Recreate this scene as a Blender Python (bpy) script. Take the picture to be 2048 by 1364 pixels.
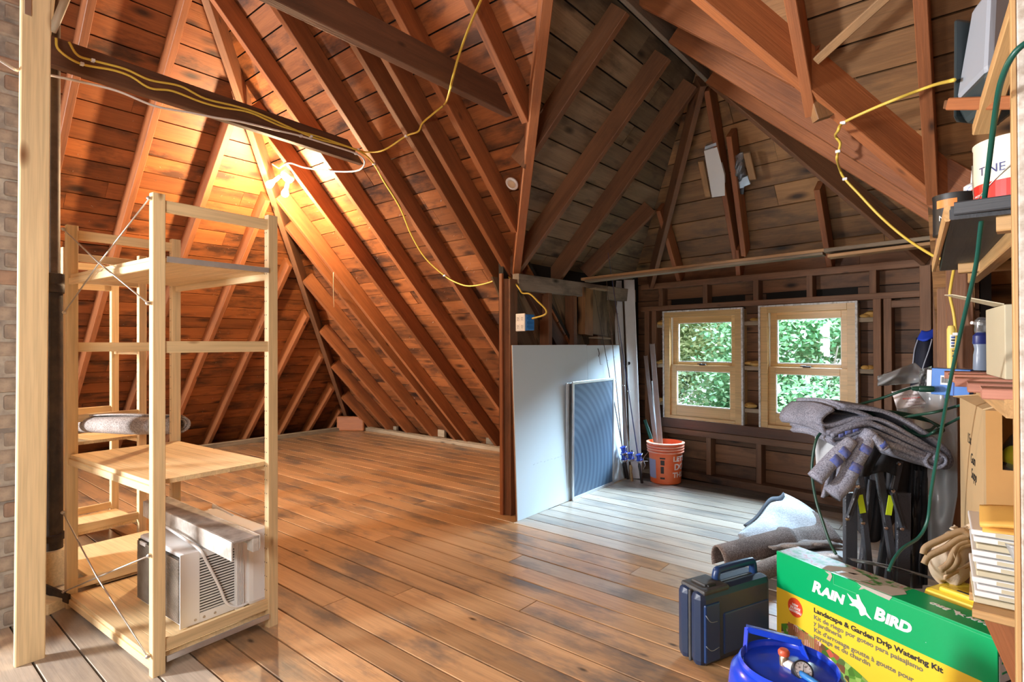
import bpy, bmesh, math, random
from mathutils import Vector, Matrix
R = random.Random(7)
for o in list(bpy.data.objects): bpy.data.objects.remove(o)
S = bpy.context.scene
COL = S.collection
# ------------------------------------------------------------------ camera
FPX, YAW, PIT, ROL, PX, PY, EYE = 1126.9, math.radians(39.754), math.radians(.3527), math.radians(-.2073), 1024., 681.9, 1.227
_fw = Vector((-math.sin(YAW), math.cos(YAW), 0)); _rt = Vector((math.cos(YAW), math.sin(YAW), 0)); _up = Vector((0, 0, 1))
FW = _fw*math.cos(PIT) + _up*math.sin(PIT); _u2 = _up*math.cos(PIT) - _fw*math.sin(PIT)
RT = _rt*math.cos(ROL) + _u2*math.sin(ROL); UP = _u2*math.cos(ROL) - _rt*math.sin(ROL)
CAM = Vector((0, 0, EYE))
cd = bpy.data.cameras.new('camera'); cd.sensor_width = 36; cd.lens = FPX/2048*36; cd.clip_start = .05; cd.clip_end = 200
cam = bpy.data.objects.new('camera', cd); COL.objects.link(cam)
cam.matrix_world = Matrix(((RT.x, UP.x, -FW.x, 0), (RT.y, UP.y, -FW.y, 0), (RT.z, UP.z, -FW.z, EYE), (0, 0, 0, 1)))
S.camera = cam
# ------------------------------------------------------------------ sky, lamps, exposure
S.view_settings.view_transform = 'Standard'; S.view_settings.look = 'None'; S.view_settings.gamma = 1
S.view_settings.use_curve_mapping = False; S.view_settings.exposure = 1.0
wd = bpy.data.worlds.new('sky'); S.world = wd; wd.use_nodes = True
wb = wd.node_tree.nodes['Background']; wb.inputs[0].default_value = (.80, .90, 1.0, 1); wb.inputs[1].default_value = .75
def lamp(name, kind, loc, energy, color, size=.1, aim=None, size_y=None):
    l = bpy.data.lights.new(name, kind); l.energy = energy; l.color = color
    if kind == 'AREA':
        l.size = size
        if size_y: l.shape = 'RECTANGLE'; l.size_y = size_y
    elif kind == 'SUN': l.angle = size
    else: l.shadow_soft_size = size
    o = bpy.data.objects.new(name, l); COL.objects.link(o); o.location = loc
    if aim is not None:
        o.rotation_euler = (Vector(aim) - Vector(loc)).to_track_quat('-Z', 'Y').to_euler()
    return o
lamp('sun', 'SUN', (0, 0, 20), 1.5, (1, .96, .88), .02, aim=(-2, 9, 6))
# the attic's other window (mirrored in the right dormer window) and two added fill lamps, unseen, near the camera
for _z in (1.56, 1.14): lamp('window_daylight', 'AREA', (-4.78, -3.0, _z), 140, (.95, .97, 1.0), .54, aim=(-1.5, 2.2, _z-.9), size_y=.38)
lamp('fill_lamp', 'POINT', (-1.15, -.45, 1.45), 30, (1, .98, .95), .20)
lamp('fill_lamp', 'POINT', (-.35, -.75, 1.55), 34, (1, .97, .92), .20)
# daylight pouring in at the dormer (sky seen past the trees)
lamp('dormer_daylight', 'AREA', (-.2, 7.5, 3.4), 2100, (.58, .79, 1.0), 3.6, aim=(-1.6, 3.8, .5), size_y=2.4)
# ------------------------------------------------------------------ pixel -> world helpers (photograph frame 2048 x 1364)
def ray(x, y): return FW + RT*((x-PX)/FPX) - UP*((y-PY)/FPX)
def plane(x, y, n, d):
    n = Vector(n); r = ray(x, y); return CAM + r*((d - n.dot(CAM))/n.dot(r))
def fl(x, y, z=0.): return plane(x, y, (0, 0, 1), z)
def atd(x, y, d): return CAM + ray(x, y)*d
# ------------------------------------------------------------------ objects
W = {}
def link(o, mw, parent=None):
    COL.objects.link(o); W[o.name] = mw.copy()
    if parent is not None:
        o.parent = parent; o.matrix_basis = W[parent.name].inverted() @ mw
    else: o.matrix_basis = mw
    return o
def tag(o, label=None, cat=None, group=None, kind=None):
    if label: o['label'] = label
    if cat: o['category'] = cat
    if group: o['group'] = group
    if kind: o['kind'] = kind
    return o
def thing(name, label, cat, loc=(0, 0, 0), group=None, kind=None):
    o = bpy.data.objects.new(name, None); o.empty_display_size = .05
    link(o, Matrix.Translation(Vector(loc))); return tag(o, label, cat, group, kind)
def mobj(name, verts, faces, mat, parent=None, mw=None, smooth=False, bev=0, sub=0, solid=0):
    m = bpy.data.meshes.new(name); m.from_pydata([tuple(v) for v in verts], [], faces); m.update()
    if smooth: m.polygons.foreach_set('use_smooth', [True]*len(m.polygons))
    m.materials.append(mat)
    o = bpy.data.objects.new(name, m); link(o, mw or Matrix(), parent)
    if solid:
        q = o.modifiers.new('s', 'SOLIDIFY'); q.thickness = solid; q.offset = 0
    if bev:
        b = o.modifiers.new('b', 'BEVEL'); b.width = bev; b.segments = 2; b.limit_method = 'ANGLE'; b.angle_limit = .6
    if sub:
        q = o.modifiers.new('q', 'SUBSURF'); q.levels = q.render_levels = sub
    return o
BF = [(0, 3, 2, 1), (4, 5, 6, 7), (0, 1, 5, 4), (1, 2, 6, 5), (2, 3, 7, 6), (3, 0, 4, 7)]
def boxv(x0, x1, y0, y1, z0, z1):
    return [(x0, y0, z0), (x1, y0, z0), (x1, y1, z0), (x0, y1, z0), (x0, y0, z1), (x1, y0, z1), (x1, y1, z1), (x0, y1, z1)]
def frame(o, x, z):
    x = Vector(x).normalized(); z = Vector(z); z = (z - x*z.dot(x)).normalized(); y = z.cross(x)
    return Matrix(((x.x, y.x, z.x, o[0]), (x.y, y.y, z.y, o[1]), (x.z, y.z, z.z, o[2]), (0, 0, 0, 1)))
def chamf(L, w, h, c, y0, z0):
    p = [(y0+c, z0), (y0+w-c, z0), (y0+w, z0+c), (y0+w, z0+h-c), (y0+w-c, z0+h), (y0+c, z0+h), (y0, z0+h-c), (y0, z0+c)]
    v = [(0, a, b) for a, b in p] + [(L, a, b) for a, b in p]
    f = [tuple(range(7, -1, -1)), tuple(range(8, 16))] + [(i, (i+1) % 8, 8+(i+1) % 8, 8+i) for i in range(8)]
    return v, f
def bar(name, p0, p1, w, h, mat, parent=None, up=(0, 0, 1), c=.003, y0=None, z0=None):
    """timber from p0 to p1; section w (side) x h (towards up); y0,z0 = section corner relative to the p0-p1 line (default centred)"""
    p0, p1 = Vector(p0), Vector(p1); L = (p1-p0).length
    v, f = chamf(L, w, h, min(c, w*.3, h*.3), -w/2 if y0 is None else y0, -h/2 if z0 is None else z0)
    return mobj(name, v, f, mat, parent, frame(p0, p1-p0, up))
def quadboard(name, a, b, c_, d, n, th, mat, parent):
    """board whose inner face is a,b,c_,d (a->b along the grain); thickness th along n"""
    a, b, c_, d, n = [Vector(q) for q in (a, b, c_, d, n)]; n = n.normalized()
    mw = frame(a, b-a, n); inv = mw.inverted()
    lo = [inv @ q for q in (a, b, c_, d)]; hi = [inv @ (q + n*th) for q in (a, b, c_, d)]
    return mobj(name, lo+hi, [(0, 3, 2, 1), (4, 5, 6, 7), (0, 1, 5, 4), (1, 2, 6, 5), (2, 3, 7, 6), (3, 0, 4, 7)], mat, parent, mw)
def box(name, c, s, mat, parent=None, rz=0., bev=.003, mw=None):
    """c = centre of the base, s = size"""
    m = mw if mw is not None else Matrix.Translation(Vector(c)) @ Matrix.Rotation(rz, 4, 'Z')
    return mobj(name, boxv(-s[0]/2, s[0]/2, -s[1]/2, s[1]/2, 0, s[2]), BF, mat, parent, m, bev=bev)
def smoothpath(pts, n=6):
    P = [Vector(p) for p in pts]; P = [P[0]*2-P[1]] + P + [P[-1]*2-P[-2]]; out = []
    for i in range(1, len(P)-2):
        a, b, c, d = P[i-1:i+3]
        for k in range(n):
            t = k/n
            out.append(.5*((2*b) + (c-a)*t + (2*a-5*b+4*c-d)*t*t + (3*b-a-3*c+d)*t**3))
    out.append(P[-2]); return out
def tubegeo(pts, r, seg=8, rad=None):
    v, f = [], []; n = len(pts); prev = None
    for i, p in enumerate(pts):
        t = (pts[min(i+1, n-1)] - pts[max(i-1, 0)]).normalized()
        if prev is None: prev = t.orthogonal().normalized()
        prev = (prev - t*prev.dot(t))
        prev = prev.normalized() if prev.length > 1e-6 else t.orthogonal().normalized()
        s = t.cross(prev); rr = rad[i] if rad else r
        for k in range(seg):
            a = 2*math.pi*k/seg; v.append(p + prev*(rr*math.cos(a)) + s*(rr*math.sin(a)))
    for i in range(n-1):
        for k in range(seg):
            f.append((i*seg+k, i*seg+(k+1) % seg, (i+1)*seg+(k+1) % seg, (i+1)*seg+k))
    f.append(tuple(range(seg-1, -1, -1))); f.append(tuple(range((n-1)*seg, n*seg)))
    return v, f
def tube(name, pts, r, mat, parent=None, n=6, seg=8, smooth=True, rad=None):
    P = smoothpath(pts, n) if n > 1 else [Vector(p) for p in pts]
    if rad and n > 1:
        rr = []
        for i in range(len(rad)-1): rr += [rad[i] + (rad[i+1]-rad[i])*k/n for k in range(n)]
        rad = rr + [rad[-1]]
    o = P[0].copy(); v, f = tubegeo([p-o for p in P], r, seg, rad)
    return mobj(name, v, f, mat, parent, Matrix.Translation(o), smooth=smooth)
def lathe(name, prof, mat, parent=None, mw=None, seg=32, smooth=True, cap=True, bev=0):
    v, f = [], []
    for r_, z_ in prof:
        for k in range(seg):
            a = 2*math.pi*k/seg; v.append((r_*math.cos(a), r_*math.sin(a), z_))
    for i in range(len(prof)-1):
        for k in range(seg): f.append((i*seg+k, i*seg+(k+1) % seg, (i+1)*seg+(k+1) % seg, (i+1)*seg+k))
    if cap:
        f.append(tuple(range(seg-1, -1, -1))); f.append(tuple(range((len(prof)-1)*seg, len(prof)*seg)))
    o = mobj(name, v, f, mat, parent, mw, smooth=smooth)
    if smooth:
        q = o.modifiers.new('e', 'EDGE_SPLIT'); q.split_angle = .7
    return o
def prism(name, poly, th, mat, parent=None, mw=None, bev=0):
    n = len(poly); v = [(x, y, 0) for x, y in poly] + [(x, y, th) for x, y in poly]
    f = [tuple(range(n-1, -1, -1)), tuple(range(n, 2*n))] + [(i, (i+1) % n, n+(i+1) % n, n+i) for i in range(n)]
    return mobj(name, v, f, mat, parent, mw, bev=bev)
def sheet(name, fn, nu, nv, mat, parent=None, th=0., mw=None, sub=0):
    v = [Vector(fn(i/nu, j/nv)) for j in range(nv+1) for i in range(nu+1)]
    f = [(j*(nu+1)+i, j*(nu+1)+i+1, (j+1)*(nu+1)+i+1, (j+1)*(nu+1)+i) for j in range(nv) for i in range(nu)]
    return mobj(name, v, f, mat, parent, mw, smooth=True, solid=th, sub=sub)
def text(name, s, size, mat, parent, mw, ext=.0006, align='LEFT', bold=0., sx=1., shear=0.):
    c = bpy.data.curves.new(name, 'FONT'); c.body = s; c.size = size; c.extrude = ext; c.align_x = align; c.offset = bold; c.shear = shear; c.resolution_u = 3
    o = bpy.data.objects.new('t', c); COL.objects.link(o); dg = bpy.context.evaluated_depsgraph_get(); me = bpy.data.meshes.new_from_object(o.evaluated_get(dg)); bpy.data.objects.remove(o)
    for v in me.vertices: v.co.x *= sx
    me.name = name; me.materials.clear(); me.materials.append(mat); return link(bpy.data.objects.new(name, me), mw, parent)
# ------------------------------------------------------------------ materials
def mk(name):
    m = bpy.data.materials.new(name); m.use_nodes = True; nt = m.node_tree
    return m, nt, nt.nodes['Principled BSDF']
def nd(nt, t, **k):
    n = nt.nodes.new(t)
    for a, b in k.items():
        if a in n.inputs: n.inputs[a].default_value = b
        else: setattr(n, a, b)
    return n
def ramp(nt, stops):
    r = nt.nodes.new('ShaderNodeValToRGB'); e = r.color_ramp.elements
    e[0].position, e[0].color = stops[0][0], (*stops[0][1], 1)
    e[1].position, e[1].color = stops[-1][0], (*stops[-1][1], 1)
    for p, c in stops[1:-1]:
        q = e.new(p); q.color = (*c, 1)
    return r
def mix(nt, a, b, fac, mode='MIX'):
    m = nt.nodes.new('ShaderNodeMix'); m.data_type = 'RGBA'; m.blend_type = mode
    for s, v in ((6, a), (7, b), (0, fac)):
        if hasattr(v, 'is_output'): nt.links.new(v, m.inputs[s])
        else: m.inputs[s].default_value = v if s == 0 else (*v, 1)
    return m.outputs[2]
def g3(v): return (v, v, v)
def wood(name, light, dark, knot=None, rough=.6, grain=1., stain=.0, stainc=(.03, .02, .015), knots=.10, var=.35, kscale=1., bump=.25):
    m, nt, b = mk(name); L = nt.links
    tc = nd(nt, 'ShaderNodeTexCoord'); oi = nd(nt, 'ShaderNodeObjectInfo')
    off = nd(nt, 'ShaderNodeVectorMath', operation='SCALE'); off.inputs[0].default_value = (17.3, 9.1, 23.7); L.new(oi.outputs['Random'], off.inputs['Scale'])
    ad = nd(nt, 'ShaderNodeVectorMath', operation='ADD'); L.new(tc.outputs['Object'], ad.inputs[0]); L.new(off.outputs[0], ad.inputs[1])
    def mp(s):
        q = nd(nt, 'ShaderNodeMapping'); q.inputs['Scale'].default_value = s; L.new(ad.outputs[0], q.inputs[0]); return q.outputs[0]
    n1 = nd(nt, 'ShaderNodeTexNoise', Scale=1., Detail=4., Roughness=.6, Distortion=.6); L.new(mp((1.1*grain, 13*grain, 13*grain)), n1.inputs['Vector'])
    n2 = nd(nt, 'ShaderNodeTexNoise', Scale=1., Detail=2., Roughness=.7); L.new(mp((4*grain, 120*grain, 120*grain)), n2.inputs['Vector'])
    r1 = ramp(nt, [(.28, tuple((light[i]*.25+dark[i]*.75) for i in range(3))), (.50, tuple((light[i]*.75+dark[i]*.25) for i in range(3))), (.66, light)]); L.new(n1.outputs[0], r1.inputs[0])
    r2 = ramp(nt, [(.32, g3(.80)), (.62, g3(1.05))]); L.new(n2.outputs[0], r2.inputs[0])
    col = mix(nt, r1.outputs[0], r2.outputs[0], .8, 'MULTIPLY')
    if knots:
        vo = nd(nt, 'ShaderNodeTexVoronoi', Scale=1.); L.new(mp((2.6*kscale, 6.5*kscale, 6.5*kscale)), vo.inputs['Vector'])
        r3 = ramp(nt, [(knots*.45, g3(1)), (knots, g3(.55)), (knots*1.6, g3(0))]); L.new(vo.outputs['Distance'], r3.inputs[0])
        col = mix(nt, col, knot or tuple(x*.25 for x in dark), r3.outputs[0])
    if stain:
        n3 = nd(nt, 'ShaderNodeTexNoise', Scale=1., Detail=5., Roughness=.65); L.new(mp((1.9, 5., 5.)), n3.inputs['Vector'])
        r4 = ramp(nt, [(.50, g3(0)), (.66, g3(stain))]); L.new(n3.outputs[0], r4.inputs[0])
        col = mix(nt, col, stainc, r4.outputs[0])
    hs = nd(nt, 'ShaderNodeHueSaturation'); L.new(col, hs.inputs['Color'])
    mr = nd(nt, 'ShaderNodeMapRange'); mr.inputs['To Min'].default_value = 1-var; mr.inputs['To Max'].default_value = 1+var; L.new(oi.outputs['Random'], mr.inputs[0])
    L.new(mr.outputs[0], hs.inputs['Value'])
    L.new(hs.outputs[0], b.inputs['Base Color']); b.inputs['Roughness'].default_value = rough
    if bump:
        bp = nd(nt, 'ShaderNodeBump', Strength=bump, Distance=.004); L.new(n2.outputs[0], bp.inputs['Height']); L.new(bp.outputs[0], b.inputs['Normal'])
    return m
def plain(name, color, rough=.5, metal=0., noise=0., nscale=8., c2=None, bump=0., spec=.5, bscale=60., coat=0.):
    m, nt, b = mk(name); L = nt.links
    b.inputs['Base Color'].default_value = (*color, 1); b.inputs['Roughness'].default_value = rough; b.inputs['Metallic'].default_value = metal
    b.inputs['Specular IOR Level'].default_value = spec; b.inputs['Coat Weight'].default_value = coat
    tc = nd(nt, 'ShaderNodeTexCoord')
    if noise:
        n = nd(nt, 'ShaderNodeTexNoise', Scale=nscale, Detail=5., Roughness=.6); L.new(tc.outputs['Object'], n.inputs['Vector'])
        r = ramp(nt, [(.38, g3(0)), (.66, g3(noise))]); L.new(n.outputs[0], r.inputs[0])
        L.new(mix(nt, color, c2 or tuple(x*.4 for x in color), r.outputs[0]), b.inputs['Base Color'])
    if bump:
        n = nd(nt, 'ShaderNodeTexNoise', Scale=bscale, Detail=3.); L.new(tc.outputs['Object'], n.inputs['Vector'])
        bp = nd(nt, 'ShaderNodeBump', Strength=bump, Distance=.003); L.new(n.outputs[0], bp.inputs['Height']); L.new(bp.outputs[0], b.inputs['Normal'])
    return m
def clear(name, tint=(1, 1, 1), rough=.05, refl=1., haze=0.):
    """thin clear pane or film: see-through with a Fresnel reflection, haze = share of milky diffuse"""
    m, nt, b = mk(name); L = nt.links; nt.nodes.remove(b)
    tr = nd(nt, 'ShaderNodeBsdfTransparent'); tr.inputs[0].default_value = (*tint, 1)
    gl = nd(nt, 'ShaderNodeBsdfGlossy', Roughness=rough)
    fr = nd(nt, 'ShaderNodeFresnel', IOR=1.5); mu = nd(nt, 'ShaderNodeMath', operation='MULTIPLY'); mu.inputs[1].default_value = refl; L.new(fr.outputs[0], mu.inputs[0])
    a = tr.outputs[0]
    if haze:
        df = nd(nt, 'ShaderNodeBsdfDiffuse'); df.inputs[0].default_value = (.86, .89, .92, 1)
        tl = nd(nt, 'ShaderNodeBsdfTranslucent'); tl.inputs[0].default_value = (.86, .89, .92, 1)
        ms0 = nd(nt, 'ShaderNodeMixShader', Fac=.6); L.new(df.outputs[0], ms0.inputs[1]); L.new(tl.outputs[0], ms0.inputs[2])
        ms = nd(nt, 'ShaderNodeMixShader', Fac=haze); L.new(a, ms.inputs[1]); L.new(ms0.outputs[0], ms.inputs[2]); a = ms.outputs[0]
    m2 = nd(nt, 'ShaderNodeMixShader'); L.new(mu.outputs[0], m2.inputs[0]); L.new(a, m2.inputs[1]); L.new(gl.outputs[0], m2.inputs[2])
    L.new(m2.outputs[0], nt.nodes['Material Output'].inputs[0]); return m
def felt(name, c1, c2, c3=None, scale=160.):
    m, nt, b = mk(name); L = nt.links; tc = nd(nt, 'ShaderNodeTexCoord')
    n = nd(nt, 'ShaderNodeTexNoise', Scale=scale, Detail=3., Roughness=.8); L.new(tc.outputs['Object'], n.inputs['Vector'])
    r = ramp(nt, [(.36, c2), (.5, c1), (.66, c3 or c1)]); L.new(n.outputs[0], r.inputs[0])
    n2 = nd(nt, 'ShaderNodeTexNoise', Scale=7., Detail=4.); L.new(tc.outputs['Object'], n2.inputs['Vector'])
    r2 = ramp(nt, [(.35, g3(.75)), (.65, g3(1.12))]); L.new(n2.outputs[0], r2.inputs[0])
    L.new(mix(nt, r.outputs[0], r2.outputs[0], 1., 'MULTIPLY'), b.inputs['Base Color']); b.inputs['Roughness'].default_value = .95; b.inputs['Specular IOR Level'].default_value = .1
    bp = nd(nt, 'ShaderNodeBump', Strength=.6, Distance=.004); L.new(n.outputs[0], bp.inputs['Height']); L.new(bp.outputs[0], b.inputs['Normal'])
    return m
M = {}
M['roof'] = wood('old_roof_boards', (.355, .115, .032), (.185, .054, .016), rough=.55, stain=.85, stainc=(.030, .014, .009), knots=.15, var=.28)
M['rafter'] = wood('red_rafter', (.345, .115, .036), (.185, .058, .018), rough=.6, knots=.07, var=.2, stain=.3, stainc=(.08, .03, .015))
M['rafter_d'] = wood('brown_rafter', (.24, .105, .046), (.125, .05, .022), rough=.6, knots=.07, var=.2, stain=.4, stainc=(.05, .025, .015))
M['dboard'] = wood('dormer_boards', (.33, .165, .062), (.15, .070, .028), rough=.6, stain=.6, stainc=(.04, .026, .018), knots=.16, var=.28)
M['dgrey'] = wood('weathered_dormer_boards', (.26, .18, .105), (.10, .062, .034), rough=.6, stain=.75, stainc=(.03, .02, .014), knots=.12, var=.35)
M['wallb'] = wood('dark_wall_boards', (.22, .105, .048), (.085, .039, .019), rough=.65, stain=.6, stainc=(.02, .012, .01), knots=.12, var=.35)
M['stud'] = wood('stud', (.25, .12, .058), (.12, .055, .028), rough=.65, knots=.06, var=.2, stain=.3)
M['beam'] = wood('dark_beam', (.135, .055, .026), (.055, .024, .013), rough=.6, knots=.06, var=.15, stain=.5)
M['dirty'] = wood('dusty_plate', (.27, .22, .17), (.10, .075, .055), rough=.8, stain=.6)
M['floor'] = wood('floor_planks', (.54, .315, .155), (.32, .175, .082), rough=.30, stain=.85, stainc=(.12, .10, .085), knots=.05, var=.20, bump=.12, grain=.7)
M['floorlit'] = wood('daylit_floor_planks', (.50, .43, .35), (.35, .29, .23), rough=.30, stain=.7, stainc=(.20, .19, .18), knots=.04, var=.18, bump=.12)  # dusty planks made paler: dormer daylight painted into their colour
M['floorm'] = wood('half_daylit_floor_planks', (.53, .385, .26), (.34, .24, .155), rough=.32, stain=.75, stainc=(.15, .13, .115), knots=.05, var=.20, bump=.12, grain=.7)  # in-between tone, grades the painted daylight into the plain floor
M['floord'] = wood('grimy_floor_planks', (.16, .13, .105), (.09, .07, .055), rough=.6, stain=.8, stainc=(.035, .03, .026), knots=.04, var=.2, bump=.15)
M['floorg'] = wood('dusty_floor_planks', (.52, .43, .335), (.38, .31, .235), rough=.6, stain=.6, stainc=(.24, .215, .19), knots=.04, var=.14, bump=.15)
M['pine'] = wood('new_pine', (.80, .62, .36), (.70, .50, .26), knot=(.22, .09, .03), rough=.5, knots=.12, var=.08, kscale=1.15, bump=.08, grain=.7)
M['ivar'] = wood('shelf_pine', (.78, .575, .31), (.68, .46, .225), knot=(.30, .14, .05), rough=.5, knots=.05, var=.07, bump=.06, grain=.7)
M['deck'] = plain('roofing_underside', (.012, .009, .007), .9)
M['sub'] = plain('dark_subfloor', (.03, .022, .016), .9)
M['trimw'] = wood('edge_strip', (.40, .30, .19), (.20, .14, .09), rough=.7, stain=.4)
M['foam'] = plain('expanding_foam', (.62, .38, .10), .6, noise=.6, nscale=20, c2=(.45, .20, .04))
M['white'] = plain('white_paint', (.80, .80, .79), .4)
M['black'] = plain('black', (.012, .012, .013), .5)
# ================================================================== roof geometry (rafter undersides; all pitches T)
T = math.tan(math.radians(46)); TH = .14/math.cos(math.radians(46)); SN, CS = math.sin(math.radians(46)), math.cos(math.radians(46))
Y0, XL = 4.95, -7.3                     # main slope z = T(Y0-Y), hip slope z = T(X-XL)
XR, ZR, YA, ZRR, ZM = -1.42, 3.04, 3.78, 3.20, 3.12          # dormer ridge at X=XR, apex of its hip at Y=YA
NX, NY, DW = .12187, .99255, 4.717      # dormer window wall: NX*x + NY*y = DW, a few degrees off square
WX, WY = NY, -NX                        # along the wall
DA = NX*XR + NY*YA
def ymain(z, o=0.): return Y0 + (TH*o - z)/T
def xleft(z, o=0.): return XL - (TH*o - z)/T
def xdl(z, o=0.): return XR - (ZR + TH*o - z)/T
def xdr(z, o=0.): return XR + (ZRR + TH*o - z)/T
def dfr(z, o=0.): return DA + (3.0 + TH*o - z)/T
def yfront(x, z, o=0.): return (dfr(z, o) - NX*x)/NY
def wp(u, v, z): return Vector((WX*u + NX*(DW+v), WY*u + NY*(DW+v), z))     # wall coordinates: u along, v outwards
ZP = 1.95                               # sheathing height at the dormer's eave plate
XCL, XCR = -2.66, -.03                  # cheek lines
# ---------------------------------------------------------------- floor
floor = thing('floor', 'worn orange brown wooden plank floor of the attic', 'floor', kind='structure')
mobj('subfloor', boxv(-7.6, 2.2, -3.2, 5.3, -.12, -.026), BF, M['sub'], floor)
ys = [1.742 + .1385*k for k in range(-30, 24)]
cnt = 0
for k in range(len(ys)-1):
    y0, y1 = ys[k], ys[k+1]
    if y0 > 4.98: break
    x = -7.08 - R.random()*1.5
    while x < 2.0:
        L = R.uniform(1.6, 3.9) if y0 > .3 else 4.; x1 = min(x+L, 2.1)
        if y0 > 2.98 and x < -2.48 < x1: x1 = -2.48
        a = max(x, -7.08)
        if x1 - a > .05:
            bar('plank', (a+.0015, (y0+y1)/2, 0), (x1-.0015, (y0+y1)/2, 0), y1-y0-.007, .022, M['floorg' if (x < -2.3 and y1 < .95) or (y0 < .75 and x < -1.6) else 'floord' if x > -2.5 and y0 > 4.6 else 'floorlit' if x > -2.5 and y0 > 2.98 else 'floorm' if x > -2.3 and y0 > 2.3 else 'floor'], floor, c=.0018, z0=-.022 + R.uniform(-.0012, .0008)); cnt += 1
        x = x1
for k in range(9):
    x = -6.6 + k*.482
    bar('joist_end', (x, 4.98, -.02), (x, 5.35, -.02), .05, .10, M['rafter_d'], floor)
    if k % 2 == 0 or k > 5: box('blocking', (x+.22, 5.02, -.03), (.24, .04, .12+.02*(k % 3)), M['trimw'], floor)
bb = thing('baseboard_back', 'narrow wooden edge strip along the floor under the long slope', 'baseboard', (-4.8, 4.88, 0), kind='structure')
bar('strip', (-7.05, 4.88, .022), (-2.62, 4.88, .022), .035, .045, M['trimw'], bb); bar('strip', (-7.05, 4.915, .045), (-2.62, 4.915, .045), .05, .014, M['trimw'], bb)
bl = thing('baseboard_left', 'narrow wooden edge strip along the floor under the hip slope', 'baseboard', (-7.06, 2.4, 0), kind='structure')
bar('strip', (-7.06, -.2, .022), (-7.06, 4.9, .022), .035, .045, M['trimw'], bl); bar('strip', (-7.09, -.2, .045), (-7.09, 4.9, .045), .05, .014, M['trimw'], bl)
o = tag(box('corner_block', (-6.93, 4.72, 0), (.40, .06, .21), M['rafter'], rz=.62, bev=.02), 'short reddish wood block standing in the far corner of the floor', 'block')
# ---------------------------------------------------------------- roof slopes: every board its own piece
ceil = thing('ceiling', 'long sloping roof with red brown boards and rafters', 'ceiling', kind='structure')
hipc = thing('ceiling', 'hip end roof slope of red brown boards behind the shelving', 'ceiling', kind='structure')
dorm = thing('ceiling', 'dormer roof of grey and brown boards above the windows', 'ceiling', kind='structure')
ZTOP = 4.3
def rows(s0, w, zmax, zmin=-.3):
    k = -40
    while True:
        s = s0 + w*k; k += 1
        if (s+w)*SN < zmin: continue
        if s*SN > zmax: break
        yield s*SN, (s+w)*SN
NM = Vector((0, SN, CS)); NL = Vector((-SN, 0, CS)); NDL = NL; NDR = Vector((SN, 0, CS)); NF = Vector((NX*SN, NY*SN, CS))
g = .0045
def split(a, b, lo, hi):
    out = []; x = a - R.random()*lo
    while x < b:
        L = R.uniform(lo, hi); p, q = max(x, a), min(x+L, b)
        if q - p > .04: out.append((p, q))
        x += L
    return out
def slopeboards(z0, z1, aL, aR, pos, n, mat, parent, lo=1.6, hi=3.6, gap=g):
    """boards between heights z0,z1; aL/aR give the end coordinate at a height (mitred at hips)"""
    gz = gap*SN; z0, z1 = z0+gz, z1-gz
    l0, l1, r0, r1 = aL(z0), aL(z1), aR(z0), aR(z1)
    if max(l0, l1) >= min(r0, r1) - .05:
        if min(r0 - l0, r1 - l1) < -.02 or max(r0-l0, r1-l1) < .06: return
        segs = None
    segs = split(max(l0, l1), min(r0, r1), lo, hi) if max(l0, l1) < min(r0, r1) - .05 else [(0, 0)]
    for i, (p, q) in enumerate(segs):
        first, last = i == 0, i == len(segs)-1
        a0, a1 = (l0, l1) if first else (p+.001, p+.001)
        b0, b1 = (r0, r1) if last else (q-.001, q-.001)
        j = R.uniform(-.003, .003); off = n*j
        quadboard('board', pos(a0, z0)+off, pos(b0, z0)+off, pos(b1, z1)+off, pos(a1, z1)+off, n, .018, mat, parent)
pm = lambda a, z: Vector((a, ymain(z, 1), z)); plf = lambda a, z: Vector((xleft(z, 1), a, z))
for z0, z1 in rows(2.556, .151, ZTOP):
    zc = (z0+z1)/2
    hip = lambda z: xleft(z, 1)
    if z0 > ZM + TH - .05:
        slopeboards(z0, z1, hip, lambda z: 1.9, pm, NM, M['roof'], ceil)
    else:
        vl = (lambda z: XCL) if zc < ZP else (lambda z: xdl(z, 1)); vr = (lambda z: XCR) if zc < ZP else (lambda z: xdr(z, 1))
        slopeboards(z0, z1, hip, vl, pm, NM, M['roof'], ceil); slopeboards(z0, z1, lambda z: vr(z)-.16, lambda z: 1.9, pm, NM, M['dboard'], ceil)
for z0, z1 in rows(2.846, .149, ZTOP):
    slopeboards(z0, z1, lambda z: -.9, lambda z: ymain(z, 1), plf, NL, M['roof'], hipc)
pdl = lambda a, z: Vector((xdl(z, 1), a, z)); pdr = lambda a, z: Vector((xdr(z, 1), a, z)); pf = lambda a, z: Vector((a, yfront(a, z, 1), z))
for z0, z1 in rows(2.70, .165, 3.2, 1.9):
    z1 = min(z1, ZM+TH)
    if z0 < 1.75: continue
    slopeboards(z0, z1, lambda z: ymain(z, 1), lambda z: yfront(xdl(z, 1), z, 1), pdl, NDL, M['dgrey'], dorm, 1.2, 2.6)
    slopeboards(z0, z1, lambda z: ymain(z, 1), lambda z: yfront(xdr(z, 1), z, 1), pdr, NDR, M['dboard'], dorm, 1.2, 2.6)
for z0, z1 in rows(2.62, .185, 3.2, 1.9):
    slopeboards(z0, min(z1, ZM+TH), lambda z: xdl(z, 1), lambda z: xdr(z, 1), pf, NF, M['dboard'], dorm, 1.6, 3.)
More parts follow.
